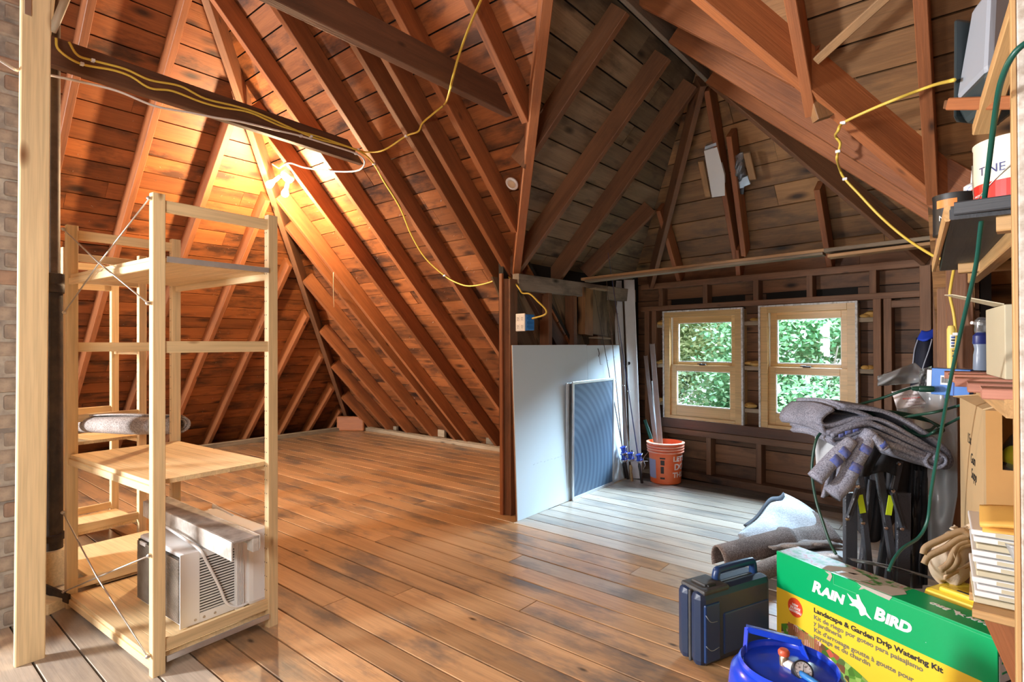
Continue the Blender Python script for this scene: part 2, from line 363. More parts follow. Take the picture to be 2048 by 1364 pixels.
# weatherproof layer over the boards (keeps daylight out)
def deck(pts, n, parent):
    off = n*.022; k = len(pts); v = [p+off for p in pts] + [p+n*.05 for p in pts]
    mobj('roofing', v, [tuple(range(k)), tuple(range(2*k-1, k-1, -1))] + [(i, (i+1) % k, k+(i+1) % k, k+i) for i in range(k)], M['deck'], parent)
zt, zb, zv = ZTOP+.1, -.3, ZM+TH; XM = XR+.077
deck([pm(xleft(zb, 1), zb), pm(XCL, zb), pm(XCL, ZP), pm(XM, zv), pm(2., zv), pm(2., zt), pm(xleft(zt, 1), zt)], NM, ceil)
deck([pm(XCR, zb), pm(2., zb), pm(2., zv), pm(XM, zv), pm(XCR, ZP)], NM, ceil)
deck([plf(-1., zb), plf(ymain(zb, 1), zb), plf(ymain(zt, 1), zt), plf(-1., zt)], NL, hipc)
ye = ymain(ZP, 1)
deck([pdl(ymain(1.6, 1)+.05, 1.6), pdl(yfront(xdl(1.6, 1), 1.6, 1)+.3, 1.6), Vector((XM+.03, YA+.25, zv+.03)), Vector((XM+.03, ymain(zv, 1)+.05, zv+.03))], NDL, dorm)
deck([pdr(ymain(1.6, 1)+.05, 1.6), pdr(yfront(xdr(1.6, 1), 1.6, 1)+.3, 1.6), Vector((XM-.03, YA+.25, zv+.03)), Vector((XM-.03, ymain(zv, 1)+.05, zv+.03))], NDR, dorm)
deck([pf(xdl(1.7, 1)-.15, 1.7), pf(xdr(1.7, 1)+.15, 1.7), pf(XM+.15, zv+.02), pf(XM-.15, zv+.02)], NF, dorm)
# ---------------------------------------------------------------- rafters
def um(z): return Y0 - z/T
def mraf(x, zlo, zhi, mat=None, w=.045, h=.137):
    bar('rafter', (x+w/2, um(zlo), zlo), (x+w/2, um(zhi), zhi), w, h, M[mat or 'rafter'], ceil, up=NM, z0=0)
def ztop_main(x): return (x - XL)*T                       # where the hip meets rafter x
for x in (-6.80, -6.37, -5.95, -5.46, -5.03, -4.84+.0, -4.35, -3.885, -3.39, -2.945): mraf(x, -.25, min(ztop_main(x)-.015, ZTOP), 'rafter')
mraf(-2.77, -.25, ZTOP, 'rafter'); 
for x in (-2.51, -2.03): mraf(x, ZR + T*(x+.04-XR) + .05, ZTOP, 'rafter')
mraf(-1.55, 3.1, ZTOP, 'rafter'); mraf(-1.06, 3.05, ZTOP, 'rafter')
for x, z in ((-.60, 2.24), (-.185, 1.85)): mraf(x, z, ZTOP, 'rafter')
for x in (.28, .76, 1.24): mraf(x, -.2, ZTOP, 'rafter_d')
def lraf(y, zlo, zhi, mat='rafter'): bar('rafter', (XL+zlo/T, y-.0225, zlo), (XL+zhi/T, y-.0225, zhi), .045, .137, M[mat], hipc, up=NL, z0=0)
for y in (.02, .50, 1.01, 1.487, 1.988, 2.49, 2.965, 3.43, 3.89, 4.31, 4.66):
    lraf(y, -.25, min((Y0-y)*T-.03, ZTOP))
# hip rafter
def hp(z, o=0.): return Vector((xleft(z, o), ymain(z, o), z))
hdir = Vector((1, -1, T)).normalized(); hn = Vector((-1, 1, 2/T)).normalized()
bar('hip_rafter', hp(-.2) + hn*-.02, hp(ZTOP) + hn*-.02, .05, .17, M['rafter_d'], ceil, up=hn, z0=0)
# valley rafters of the dormer
vn = Vector((1, 1, 2/T)).normalized()
vl0 = Vector((xdl(1.74), ymain(1.74), 1.74)); vl1 = Vector((XR+.35, ymain(ZR+.35*T), ZR+.35*T))
bar('valley_rafter', vl0, vl1, .055, .16, M['rafter'], ceil, up=(-1, 1, 2/T), z0=-.01)
vr0, vr1 = plane(1888, 416, (0, T, 1), T*Y0 + .02), plane(1394, 0, (0, T, 1), T*Y0 + .02)
bar('valley_rafter', vr0 + (vr0-vr1).normalized()*.12, vr1 + (vr1-vr0)*.35, .055, .17, M['rafter'], ceil, up=(1, 1, 2/T), z0=0)
# dormer ridge, hips, rafters
bar('ridge_board', (XR, ymain(ZR)-.25, ZR-.02), (XR, YA+.02, ZR-.03), .03, .16, M['dirty'], dorm, z0=0)
A = Vector((XR, YA, 3.0))
def draf(y, side, zlo=1.74, zhi=None, mat='rafter_d', yt=None):
    zhi = ZR-.02 if zhi is None else zhi
    xx = xdl if side < 0 else xdr; yt = y if yt is None else yt
    bar('rafter', (xx(zlo), y, zlo), (xx(zhi)+side*.02, yt, zhi), .045, .137, M[mat], dorm, up=NDL if side < 0 else NDR, z0=0)
EXTRA_DRAF = [(3.34, -1, 1.80), (3.92, -1, 1.62)]
h1 = wp(-3.02, -.03, 1.76); h2 = wp(-.88, -.03, 1.76)
bar('hip_rafter', h1, A + Vector((-.02, .0, -.02)), .04, .14, M['rafter_d'], dorm, up=(-1, 1, 1.9), z0=0)
bar('hip_rafter', h2, A + Vector((.02, .0, -.02)), .04, .14, M['rafter_d'], dorm, up=(1, 1, 1.9), z0=0)
def fraf(u0, u1, zlo, zhi, mat='rafter', w=.04, dv=0.):
    p0 = Vector((WX*u0 + NX*dfr(zlo), WY*u0 + NY*dfr(zlo), zlo)); p1 = Vector((WX*u1 + NX*dfr(zhi), WY*u1 + NY*dfr(zhi), zhi))
    bar('rafter', p0, p1, w, .12, M[mat], dorm, up=NF, z0=0)
# dormer rafters in view
draf(2.7, -1, zlo=2.30, zhi=3.02, yt=2.75)
draf(3.28, -1, zlo=1.73, zhi=3.0, yt=3.33)
draf(3.83, -1, zlo=1.72, zhi=2.99, yt=3.80)
bar('rafter', (-2.62, 4.22, 1.80), (-2.10, 4.43, 2.34), .045, .137, M['rafter_d'], dorm, up=NDL, z0=0)
for a, b, mt in (((XR, 2.80, 3.07), (-.64, 2.74, 2.38), 'rafter'), ((XR+.02, 3.15, 3.0), (-.10, 3.20, 1.775), 'rafter'), ((XR+.02, 3.74, 2.97), (-.10, 3.62, 1.76), 'rafter')):
    bar('rafter', a, b, .05, .20, M[mt], dorm, up=NDR, z0=0)
fraf(-2.17, -1.89, 1.90, 2.96, 'rafter'); fraf(-2.08, -1.855, 1.95, 2.70, 'rafter')
fraf(-2.76, -2.64, 1.80, 2.36); fraf(-1.48, -1.405, 1.78, 2.30); fraf(-2.20, -2.12, 1.78, 2.0, 'rafter')
# ---------------------------------------------------------------- dormer window wall
wall = thing('wall_back', 'dark board wall of studs around the two dormer windows', 'wall', kind='structure')
def wbar(name, u0, z0, u1, z1, w, d, mat, v0=0., parent=None):
    """timber in the wall from (u0,z0) to (u1,z1); w = face width, d = depth outwards from v0"""
    return bar(name, wp(u0, v0, z0), wp(u1, v0, z1), w, d, mat, parent or wall, up=(NX, NY, 0), z0=0)
WU0, WU1 = -3.16, -.62
WIN = [(-2.905, -2.155, .53, 1.525), (-2.0, -1.293, .53, 1.53)]
wbar('top_plate', WU0, 1.783, WU1, 1.783, .055, .10, M['stud']); wbar('header', WU0, 1.568, -.87, 1.568, .045, .09, M['stud'], -.005)
wbar('sole_plate', WU0, .03, WU1, .03, .06, .12, M['wallb'], -.03)
wbar('rail', WU0, .415, -.87, .415, .055, .09, M['stud'], -.004)
wbar('sill_board', -3.0, .49, -1.23, .49, .085, .11, M['beam'], -.02)
for u in (-2.945, -2.49, -2.035, -1.615, -1.185): wbar('cripple_stud', u, 1.59, u, 1.757, .045, .09, M['stud'])
for u in (-2.95, -2.465, -2.02, -1.52, -1.05): wbar('stud', u, .06, u, .39, .045, .09, M['stud'])
for u in (-3.10, -3.02, -1.16, -1.095): wbar('stud', u, .44, u, 1.546, .05, .09, M['stud'])
wbar('corner_post', -.87, .06, -.87, 1.757, .065, .09, M['stud'], -.01)
wbar('header', -1.07, 1.505, -.90, 1.505, .05, .08, M['stud'])
for (ua, ub) in ((-3.0, -2.925), (-2.14, -2.015), (-1.28, -1.185)):
    for z in (1.40, 1.02, .66):
        wbar('blocking', ua, z, ub, z, .035, .07, M['trimw'], .015)
        k = R.randint(1, 2)
        for i in range(k+1):
            c = wp(ua + (ub-ua)*R.uniform(.2, .8), .02 + .02*i, z + .018 + R.uniform(0, .02))
            r_ = R.uniform(.018, .036); prof = [(r_*.3, -.5*r_), (r_, -.1*r_), (r_*1.1, .3*r_), (r_*.7, .8*r_), (.002, r_)]
            lathe('foam_bead', prof, M['foam'], wall, Matrix.Translation(c) @ Matrix.Rotation(R.uniform(-.5, .5), 4, 'X') @ Matrix.Diagonal((1.3, 1, R.uniform(.7, 1.2), 1)), seg=9)
SB = .095
for k in range(-2, 13):
    z0, z1 = .0+.165*k + .004, .0+.165*(k+1) - .003
    z0w, z1w = z0, z1
    if z0w > 1.99: break
    cuts = [(WU0-.1, WU1+.06)]
    for (a, b, c, d) in WIN:
        if z1 > c+.01 and z0 < d-.01:
            nc = []
            for p, q in cuts: nc += [(p, a+.012), (b-.012, q)] if p < a and q > b else [(p, q)]
            cuts = nc
    for p, q in cuts:
        for s0, s1 in (split(p, q, 1.2, 2.6) if q-p > .6 else [(p, q)]):
            o_ = SB + R.uniform(-.003, .003)
            quadboard('board', wp(s0+.001, o_, z0), wp(s1-.001, o_, z0), wp(s1-.001, o_, z1), wp(s0+.001, o_, z1), (NX, NY, 0), .018, M['wallb'], wall)
# outer skin with the two openings
sk = []
us = [WU0-.2, WIN[0][0]+.01, WIN[0][1]-.01, WIN[1][0]+.01, WIN[1][1]-.01, WU1+.3]
def skin(u0, u1, z0, z1):
    mobj('outer_skin', [wp(a, v, z) for v in (SB+.02, SB+.05) for a, z in ((u0, z0), (u1, z0), (u1, z1), (u0, z1))], [(0, 1, 2, 3), (7, 6, 5, 4), (0, 4, 5, 1), (1, 5, 6, 2), (2, 6, 7, 3), (3, 7, 4, 0)], M['deck'], wall)
skin(us[0], us[1], -.4, 2.0); skin(us[2], us[3], -.4, 2.0); skin(us[4], us[5], -.4, 2.0)
for i in (0, 1):
    skin(us[1+2*i], us[2+2*i], -.4, WIN[i][2]+.02); skin(us[1+2*i], us[2+2*i], WIN[i][3]-.01, 2.0)
# ---------------------------------------------------------------- windows
M['honey'] = wood('honey_window_wood', (.70, .45, .19), (.60, .36, .135), rough=.38, knots=0, var=.06, bump=.04, grain=.6)
M['seal'] = plain('white_sealant', (.75, .74, .70), .6, noise=.7, nscale=40, c2=(.30, .24, .18))
M['glass'] = clear('window_glass', (.97, .99, .98), .0, .4)
M['gasket'] = plain('white_gasket', (.86, .87, .85), .4)
def wbox(name, u0, u1, v0, v1, z0, z1, mat, parent, bev=.002):
    return mobj(name, boxv(0, u1-u0, 0, v1-v0, 0, z1-z0), BF, mat, parent, frame(wp(u0, v0, z0), (WX, WY, 0), (0, 0, 1)), bev=bev)
def window(n, u0, u1, z0, z1, label):
    w = thing('window_%d' % n, label, 'window', wp((u0+u1)/2, 0, z0), kind='structure')
    for a, b, c, d in ((u0-.012, u0+.004, z0, z1), (u1-.004, u1+.012, z0, z1), (u0-.012, u1+.012, z1-.002, z1+.012), (u0-.012, u1+.012, z0-.014, z0+.004)):
        wbox('sealant_strip', a, b, -.012, .02, c, d, M['seal'], w, .001)
    j = .06
    wbox('jamb', u0, u0+j, -.006, .10, z0, z1, M['honey'], w); wbox('jamb', u1-j, u1, -.006, .10, z0, z1, M['honey'], w)
    wbox('head_jamb', u0+j, u1-j, -.006, .10, z1-.05, z1, M['honey'], w); wbox('sill', u0+j, u1-j, -.006, .10, z0, z0+.03, M['honey'], w)
    for u in (u0+j-.004, u1-j-.006): wbox('jamb_liner', u, u+.010, .022, .05, z1-.16, z1-.05, M['gasket'], w, .001)
    wbox('jamb_liner', u0+j-.003, u0+j+.004, .030, .05, z0+.5, z1-.05, M['gasket'], w, .001)
    zm = z0 + (z1-z0)*.485; a, b = u0+j, u1-j
    for nm, s0, s1, v, rb, rt in (('upper_sash', zm-.0, z1-.05, .05, .045, .055), ('lower_sash', z0+.03, zm+.02, .014, .095, .055)):
        st = .055
        s = wbox(nm, a, a+st, v, v+.034, s0, s1, M['honey'], w)
        wbox('stile', b-st, b, v, v+.034, s0, s1, M['honey'], s); wbox('rail', a+st, b-st, v, v+.034, s0, s0+rb, M['honey'], s); wbox('rail', a+st, b-st, v, v+.034, s1-rt, s1, M['honey'], s)
        for p in ((a+st, a+st+.006, s0+rb, s1-rt), (b-st-.006, b-st, s0+rb, s1-rt), (a+st, b-st, s0+rb, s0+rb+.009), (a+st, b-st, s1-rt-.006, s1-rt)):
            wbox('gasket', p[0], p[1], v+.008, v+.02, p[2], p[3], M['gasket'], s, 0)
        mobj('pane', [wp(q, v+.017, z) for q, z in ((a+st, s0+rb), (b-st, s0+rb), (b-st, s1-rt), (a+st, s1-rt))], [(0, 1, 2, 3)], M['glass'], s)
        if nm == 'lower_sash':
            c = (a+b)/2
            wbox('sash_lock', c-.03, c+.03, v+.004, v+.024, s1, s1+.012, M['black'], s); wbox('lock_lever', c-.045, c-.005, v-.004, v+.01, s1+.008, s1+.016, M['black'], s)
window(1, *WIN[0], 'honey wood sash window nearer the fishing rods and orange bucket')
window(2, *WIN[1], 'honey wood sash window beside the clutter, reflecting a distant bright window')
# ---------------------------------------------------------------- cheeks of the dormer
ck = thing('wall_left', 'left dormer cheek of weathered studs and diagonal boards', 'wall', kind='structure')
bar('plate', (-2.64, 3.22, 1.69), (-2.64, 5.05, 1.70), .06, .12, M['dirty'], ck, z0=-.06)
bar('post', (-2.63, 3.14, 0), (-2.63, 3.14, 1.70), .075, .085, M['rafter_d'], ck, up=(0, 1, 0)); bar('post_facing', (-2.665, 3.085, 0), (-2.665, 3.085, 1.74), .03, .02, M['rafter'], ck, up=(0, 1, 0))
for y in (3.62, 3.98, 4.36): bar('stud', (-2.66, y, max(0., (Y0-y)*T-.5)), (-2.66, y, 1.64), .05, .09, M['rafter_d'], ck, up=(1, 0, 0))
bar('trimmer_rafter', (-2.70, um(-.1)+.02, -.1), (-2.70, um(1.66)+.02, 1.66), .05, .14, M['beam'], ck, up=NM, z0=0)
for k in range(-4, 16):                                                  # diagonal sheathing outside the studs
    y = 3.05 + k*.235; zt_, zb_ = 1.72, .25
    p = [(y, zt_), (y+.229, zt_), (y+.229+(zt_-zb_)*.62, zb_), (y+(zt_-zb_)*.62, zb_)]
    lo, hi = 3.1, 5.1
    if p[1][0] < lo or p[0][0] > hi: continue
    quadboard('board', (-2.72, p[0][0], zt_), (-2.72, p[3][0], zb_), (-2.72, p[2][0], zb_), (-2.72, p[1][0], zt_), (-1, 0, 0), .016, M['dgrey'], ck)
mobj('outer_skin', boxv(-2.79, -2.745, 3.2, 5.15, .6, 2.0), BF, M['deck'], ck)
cr = thing('wall_right', 'right dormer cheek of brown posts behind the hanging green cord', 'wall', kind='structure')
bar('plate', (-.12, 3.1, 1.69), (-.12, 4.8, 1.70), .06, .11, M['stud'], cr, z0=-.055)
for x, y, w, mat in ((-.17, 4.66, .06, 'stud'), (-.165, 4.32, .05, 'stud'), (-.16, 3.96, .05, 'stud'), (-.13, 3.72, .06, 'stud')): bar('stud', (x, y, 0), (x, y, 1.64), w, .09, M[mat], cr, up=(1, 0, 0))
bar('post', (-.075, 3.40, 0), (-.075, 3.40, 1.66), .10, .10, M['rafter_d'], cr, up=(0, 1, 0)); 
for k in range(12):
    z = -.1+.165*k
    quadboard('board', (-.02, 3.45, z), (-.02, 5.0, z), (-.02, 5.0, z+.16), (-.02, 3.45, z+.16), (1, 0, 0), .016, M['wallb'], cr)
mobj('outer_skin', boxv(.0, .04, 3.45, 5.0, -.2, 2.0), BF, M['deck'], cr)
# ---------------------------------------------------------------- the part of the attic behind the camera (out of frame)
back = thing('ceiling', 'opposite roof slope behind the camera', 'ceiling', kind='structure')
yr = ymain(ZTOP, 1); NB = Vector((0, -SN, CS)); yb = -1.2; ye_ = yb - (ZTOP+.1)/T
quadboard('board', (-7.6, yb, ZTOP+.01), (2.2, yb, ZTOP+.01), (2.2, yr, ZTOP+.01), (-7.6, yr, ZTOP+.01), (0, 0, 1), .03, M['roof'], back)
quadboard('board', (-7.6, ye_, -.1), (2.2, ye_, -.1), (2.2, yb, ZTOP+.01), (-7.6, yb, ZTOP+.01), NB, .03, M['roof'], back)
quadboard('board', plf(ye_, -.2), plf(-1., -.2), plf(-1., ZTOP), plf(ye_, ZTOP), NL, .03, M['roof'], back)
quadboard('board', (2.2, 5.1, -.1), (2.2, ye_, -.1), (2.2, ye_, 4.5), (2.2, 5.1, 4.5), (1, 0, 0), .03, M['wallb'], back)
quadboard('board', (-7.6, ye_, -.03), (2.2, ye_, -.03), (2.2, -2.3, -.03), (-7.6, -2.3, -.03), (0, 0, -1), .03, M['floor'], back)
# ---------------------------------------------------------------- outdoors: lawn and trees past the glass
M['lawn'] = plain('lawn', (.10, .20, .05), .9, noise=.8, nscale=3., c2=(.05, .11, .03))
gr = thing('ground', 'green lawn far below the dormer windows', 'ground', (-3, 12, -4), kind='structure')
mobj('lawn', [(-25, 5.6, -4), (20, 5.6, -4), (20, 40, -4), (-25, 40, -4)], [(0, 1, 2, 3)], M['lawn'], gr)
def leafmat(name, a, b):
    m, nt, p = mk(name); L = nt.links; gm = nd(nt, 'ShaderNodeNewGeometry'); r = ramp(nt, [(0, a), (1, b)]); L.new(gm.outputs['Random Per Island'], r.inputs[0])
    nt.nodes.remove(p); d = nd(nt, 'ShaderNodeBsdfDiffuse'); t_ = nd(nt, 'ShaderNodeBsdfTranslucent'); L.new(r.outputs[0], d.inputs[0]); L.new(r.outputs[0], t_.inputs[0])
    ms = nd(nt, 'ShaderNodeMixShader', Fac=.5); L.new(d.outputs[0], ms.inputs[1]); L.new(t_.outputs[0], ms.inputs[2]); L.new(ms.outputs[0], nt.nodes['Material Output'].inputs[0]); return m
M['bark'] = wood('bark', (.12, .09, .06), (.05, .035, .025), rough=.9, knots=0, bump=.6)
def tree(c, rad, n, mat, label, lz=.11):
    t_ = thing('tree', label, 'tree', (c[0], c[1], -4), group='trees outside the dormer windows')
    tube('trunk', [(c[0], c[1], -4), (c[0]+.1, c[1], -2.2), (c[0]-.05, c[1]+.1, c[2]-.3)], .16, M['bark'], t_, rad=[.2, .16, .07])
    rr = random.Random(int(c[0]*100)+n)
    for k in range(7):
        a = rr.uniform(0, 6.28); e = rr.uniform(-.2, .9); q = Vector((math.cos(a)*math.cos(e)*rad[0]*.8, math.sin(a)*math.cos(e)*rad[1]*.8, math.sin(e)*rad[2]*.8))
        b0 = Vector((c[0], c[1], c[2]-rad[2]*.6)); tube('branch', [b0, b0 + q*.5 + Vector((0, 0, .15)), Vector(c) + q], .03, M['bark'], t_, n=3, seg=5, rad=[.05, .03, .01])
    v, f = [], []
    cl = []
    for k in range(46):
        while True:
            p = Vector((rr.uniform(-1, 1), rr.uniform(-1, 1), rr.uniform(-1, 1)))
            if .25 < p.length < 1: break
        cl.append(Vector((p.x*rad[0], p.y*rad[1], p.z*rad[2])))
    for k in range(n):
        q = rr.choice(cl); p = Vector(c) + q + Vector((rr.gauss(0, .26), rr.gauss(0, .26), rr.gauss(0, .2)))
        ax = Vector((rr.gauss(0, 1), rr.gauss(0, 1), rr.gauss(0, .6))).normalized(); nn = Vector((rr.gauss(0, .7), rr.gauss(0, .7), 1)).normalized(); sd = ax.cross(nn).normalized()
        l = lz*rr.uniform(.7, 1.4); i = len(v)
        v += [p, p + ax*l*.5 + sd*l*.32, p + ax*l, p + ax*l*.5 - sd*l*.32]; f.append((i, i+1, i+2, i+3))
    tag(mobj('foliage', v, f, mat, t_), kind='stuff')
LG = leafmat('leaf_green', (.22, .40, .20), (.60, .70, .45)); LB = leafmat('leaf_bluish', (.16, .36, .18), (.48, .64, .40)); LY = leafmat('leaf_yellowish', (.40, .52, .26), (.70, .74, .48))
tree((-5.6, 11.2, .9), (1.8, .9, 2.0), 30000, LY, 'pale yellow green tree filling the window nearer the fishing rods', .095)
tree((-2.0, 8.8, .4), (1.3, .7, 1.6), 34000, LB, 'blue green tree filling the window beside the clutter', .075)
tree((-4.6, 14.6, 2.2), (2.8, 1.0, 3.2), 20000, LB, 'taller darker tree behind the two nearer trees')
tree((-1.6, 12.0, 1.4), (1.6, .9, 2.4), 14000, LG, 'mid green tree at the edge behind the blue green tree')
tree((-9.2, 13.2, 1.8), (2.2, 1.0, 2.6), 14000, LG, 'mid green tree standing beyond the pale yellow tree')
# ================================================================== collar ties, bulbs, cables
def tie(x, y0, z, label, up=0.):
    n = ymain(z+.07); v = [(y0, z-.07+up), (n-.005, z-.07), (n-.135, z+.07), (y0, z+.07+up)]
    m = [(p[0], 0, p[1]) for p in v] + [(p[0], .048, p[1]) for p in v]
    o = mobj('collar_tie', m, [(0, 1, 2, 3), (7, 6, 5, 4), (0, 4, 5, 1), (1, 5, 6, 2), (2, 6, 7, 3), (3, 7, 4, 0)], M['beam'], None, frame((x, 0, 0), (0, 1, 0), (0, 0, 1)), bev=.004)
    return tag(o, label, 'beam')
def onmain(x, y, off=.0): return plane(x, y, (0, T, 1), T*(Y0) - off)        # rafter underside plane
def onx(x, y, X): return plane(x, y, (1, 0, 0), X)
def ony(x, y, Y): return plane(x, y, (0, 1, 0), Y)
tie(-3.345, -1.0, 2.575, 'dark brown collar tie above the shelving with two yellow cables stapled to it', .085)
tie(-1.985, -.6, 2.565, 'dark brown collar tie ending near the dormer, with a yellow cable through it')
M['ycable'] = plain('yellow_cable', (.72, .52, .08), .45); M['wcable'] = plain('white_cable', (.78, .74, .70), .45); M['staple'] = plain('white_staple', (.82, .82, .82), .35)
def cable(name, pts, r, mat, label, clips=()):
    o = tube(name, pts, r, mat, n=6, seg=6); tag(o, label, 'cable')
    for p in clips:
        box('clip', (0, 0, 0), (.022, .016, .014), M['staple'], o, mw=Matrix.Translation(Vector(p)-Vector((0, 0, .007))))
    return o
TX = -3.293
cable('yellow_cable', [onx(x, y, TX) for x, y in ((112, 76), (118, 100), (160, 127), (225, 140), (262, 153), (300, 176), (345, 182), (400, 203), (440, 214), (500, 225), (565, 253), (640, 274), (716, 300))] + [onmain(735, 304, .02), onmain(768, 300, .02), onmain(812, 272, .012), onmain(836, 263, .03), onmain(845, 246, .012), onmain(868, 226, .04), onmain(890, 207, .02), onx(899, 183, -1.93), onx(905, 158, -1.93), onx(918, 110, -1.93), onx(940, 50, -1.93), onx(966, -8, -1.93)], .006, M['ycable'], 'yellow cable along the left collar tie, then climbing past the second one', [onx(164, 128, TX), onx(716, 299, TX), onmain(812, 272, .012)])
cable('yellow_cable', [onx(x, y, TX) for x, y in ((138, 84), (155, 110), (186, 121), (250, 138), (300, 160), (360, 172), (410, 197), (470, 212), (520, 228), (622, 273), (690, 292))] + [onx(725, 306, TX)] + [onmain(748, 328, .008)] + [onmain(x, y, .008) for x, y in ((768, 363), (800, 415), (822, 468), (850, 515), (889, 551))] + [onmain(x, y, .03) for x, y in ((915, 566), (940, 572), (975, 566))] + [onmain(1010, 553, .01), onmain(1026, 562, .05)] + [ony(x, y, 3.06) for x, y in ((1038, 576), (1045, 586), (1060, 588), (1075, 602), (1092, 620), (1088, 630), (1064, 637))], .006, M['ycable'], 'yellow cable running down the rafter to the outlet box', [onx(186, 121, TX), onx(622, 273, TX), onmain(748, 328, .008), onmain(889, 551, .008), onmain(1010, 553, .01)])
cable('white_cable', [Vector((-2.2, -.1, 2.27)), onx(0, 120, -2.75), onx(40, 140, -3.0), onx(98, 150, -3.25)] + [onx(x, y, -3.28) for x, y in ((160, 163), (235, 182), (310, 212), (380, 225), (430, 235), (480, 243), (560, 262), (602, 272), (660, 290), (712, 307))] + [onx(729, 322, TX), onx(722, 338, -3.36)] + [onmain(x, y, .012) for x, y in ((700, 343), (660, 342), (610, 335), (580, 326), (565, 332), (558, 336), (545, 328))], .006, M['wcable'], 'white cable sagging below the collar tie to the bare bulbs', [onx(602, 272, TX), onx(712, 307, TX), onmain(660, 342, .012)])
# twin bulb holder
BC = onmain(578, 350, .0)
lf = thing('twin_bulb_lamp', 'twin bare bulb holder glowing on a rafter above the shelving', 'lamp', BC)
M['porcelain'] = plain('lamp_holder', (.62, .55, .46), .35)
M['bulb'], _nt, _b = mk('lit_bulb')
_b.inputs['Emission Color'].default_value = (1, .88, .66, 1); _b.inputs['Emission Strength'].default_value = 60
lathe('ceiling_box', [(.001, .02), (.055, .018), (.057, -.012), (.052, -.02), (.001, -.021)], M['porcelain'], lf, frame(BC - NM*.018, (1, 0, 0), NM), seg=24)
for (px, py), (jx, jy) in (((539, 369), (560, 352)), ((570, 387), (576, 364))):
    b = onmain(px, py, .11); a = onmain(jx, jy, .03); d = (b-a).normalized(); L = (b-a).length
    s = lathe('socket', [(.013, -.01), (.016, 0), (.018, L*.45), (.016, L*.5)], M['porcelain'], lf, frame(a, d.orthogonal(), d), seg=16)
    lathe('bulb', [(.013, L*.5), (.015, L*.62), (.024, L*.78)] + [(.03*math.cos(q), L + .03*math.sin(q)) for q in (-.5, -.2, .1, .4, .7, 1., 1.3, 1.55)], M['bulb'], s, frame(a, d.orthogonal(), d), seg=20)
# ================================================================== pine shelving
M['metal'] = plain('galvanised_wire', (.62, .58, .52), .35, .9); M['alu'] = plain('aluminium', (.66, .68, .70), .35, .85, noise=.3, nscale=14, c2=(.4, .42, .45))
def shelving(name, O, rz, Lx, Ly, H, levels, rails, label, edges=(), braces=(), lip=True):
    """O = near corner post; x runs away along the long side (-X), y along the side frame"""
    t = thing(name, label, 'shelf', O); B = Matrix.Translation(Vector(O)) @ Matrix.Rotation(rz, 4, 'Z') @ Matrix.Diagonal((-1, 1, 1, 1))
    def pt(x, y, z): return B @ Vector((x, y, z))
    pw, pd = .034, .044
    fx = (0, Lx)
    hole = []
    for x in fx:
        for y in (0, Ly-pd):
            p = bar('post', pt(x, y+pd/2, 0), pt(x, y+pd/2, H), pd if 0 else pw, pd, M['ivar'], t, up=pt(0, 1, 0)-pt(0, 0, 0), c=.002)
            if y > 0:                                            # rows of peg holes on the inner faces
                v, f = [], []
                for k in range(28):
                    for q in (.012, .026):
                        c0 = Vector((.10 + k*.06, 0, 0)); z = c0.x
                        yy = y + q if False else y
                        cx = x - pw/2 + .008 + q - .004; i = len(v)
                        for a in range(6): v.append(pt(cx + .0028*math.cos(a*1.0472), y-.0008, z + .0028*math.sin(a*1.0472)))
                        f.append(tuple(range(i, i+6)))
                mobj('peg_holes', v, f, M['black'], p)['kind'] = 'stuff'
        for z in rails:
            bar('rail', pt(x, pd, z), pt(x, Ly-pd, z), .018, .045, M['ivar'], t, c=.002)
    for z in levels:
        n = 8; w = (Ly-.03)/n
        s = None
        for k in range(n):                                        # glued strips of the shelf board
            y0 = .012 + w*k
            q = bar('shelf_board' if s is None else 'strip', pt(.018, y0+w/2, z), pt(Lx-.018, y0+w/2, z), w-.0008, .018, M['ivar'], t if s is None else s, c=.001, z0=0)
            s = s or q
        if lip:
            for y in (.014, Ly-.02): bar('lip', pt(.02, y, z-.014), pt(Lx-.02, y, z-.014), .018, .03, M['ivar'], s, c=.002)
        for e in edges:
            if abs(e-z) < .01: bar('edge_strip', pt(-.022, pd+.002, z+.008), pt(-.022, Ly-pd-.002, z+.008), .006, .022, M['alu'], s, c=.001)
    for z0, z1 in braces:
        y = -.006
        for a, b, nm in ((z0, z1, 0), (z1, z0, 1)):
            P = [pt(.0, y-.004*nm, a), pt(Lx/2, y-.010*nm-.006, (z0+z1)/2), pt(Lx, y-.004*nm, b)]
            q = tube('brace_wire', P, .0032, M['metal'], t, n=1, seg=6)
            for e in (P[0], P[2]): lathe('bolt', [(.001, -.006), (.008, -.006), (.008, .004), (.004, .008), (.001, .009)], M['metal'], q, frame(e, (1, 0, 0), (0, -1, 0)), seg=10)
    return t, pt
sh, spt = shelving('pine_shelf_unit', (-2.372, .752, 0), math.radians(3.6), .93, .50, 1.797, (.045, .70, 1.545), (1.755, 1.222, .10), 'tall new pine shelf unit holding the window air conditioner', edges=(.045, 1.545), braces=((1.775, 1.385), (.45, .08)))
sh2, spt2 = shelving('pine_shelf_unit', (-4.09, .84, 0), math.radians(5), .42, .44, 1.80, (.105, .64, 1.20), (1.75, 1.62, 1.22, .80, .15), 'smaller orange lit pine shelf unit behind the iron pipe', braces=((1.15, .62),))
for o in sh2.children:
    pass
tag(box('loose_shelf_board', (-3.68, 1.04, .052), (.66, .47, .02), M['ivar'], rz=.06), 'loose pine shelf board lying low between the two shelf units', 'board')
for dx in (-.28, .28): pass
tag(box('board_batten', (-3.68, 1.04, 0), (.05, .45, .052), M['ivar'], rz=.06), 'pine batten under the loose shelf board', 'batten')
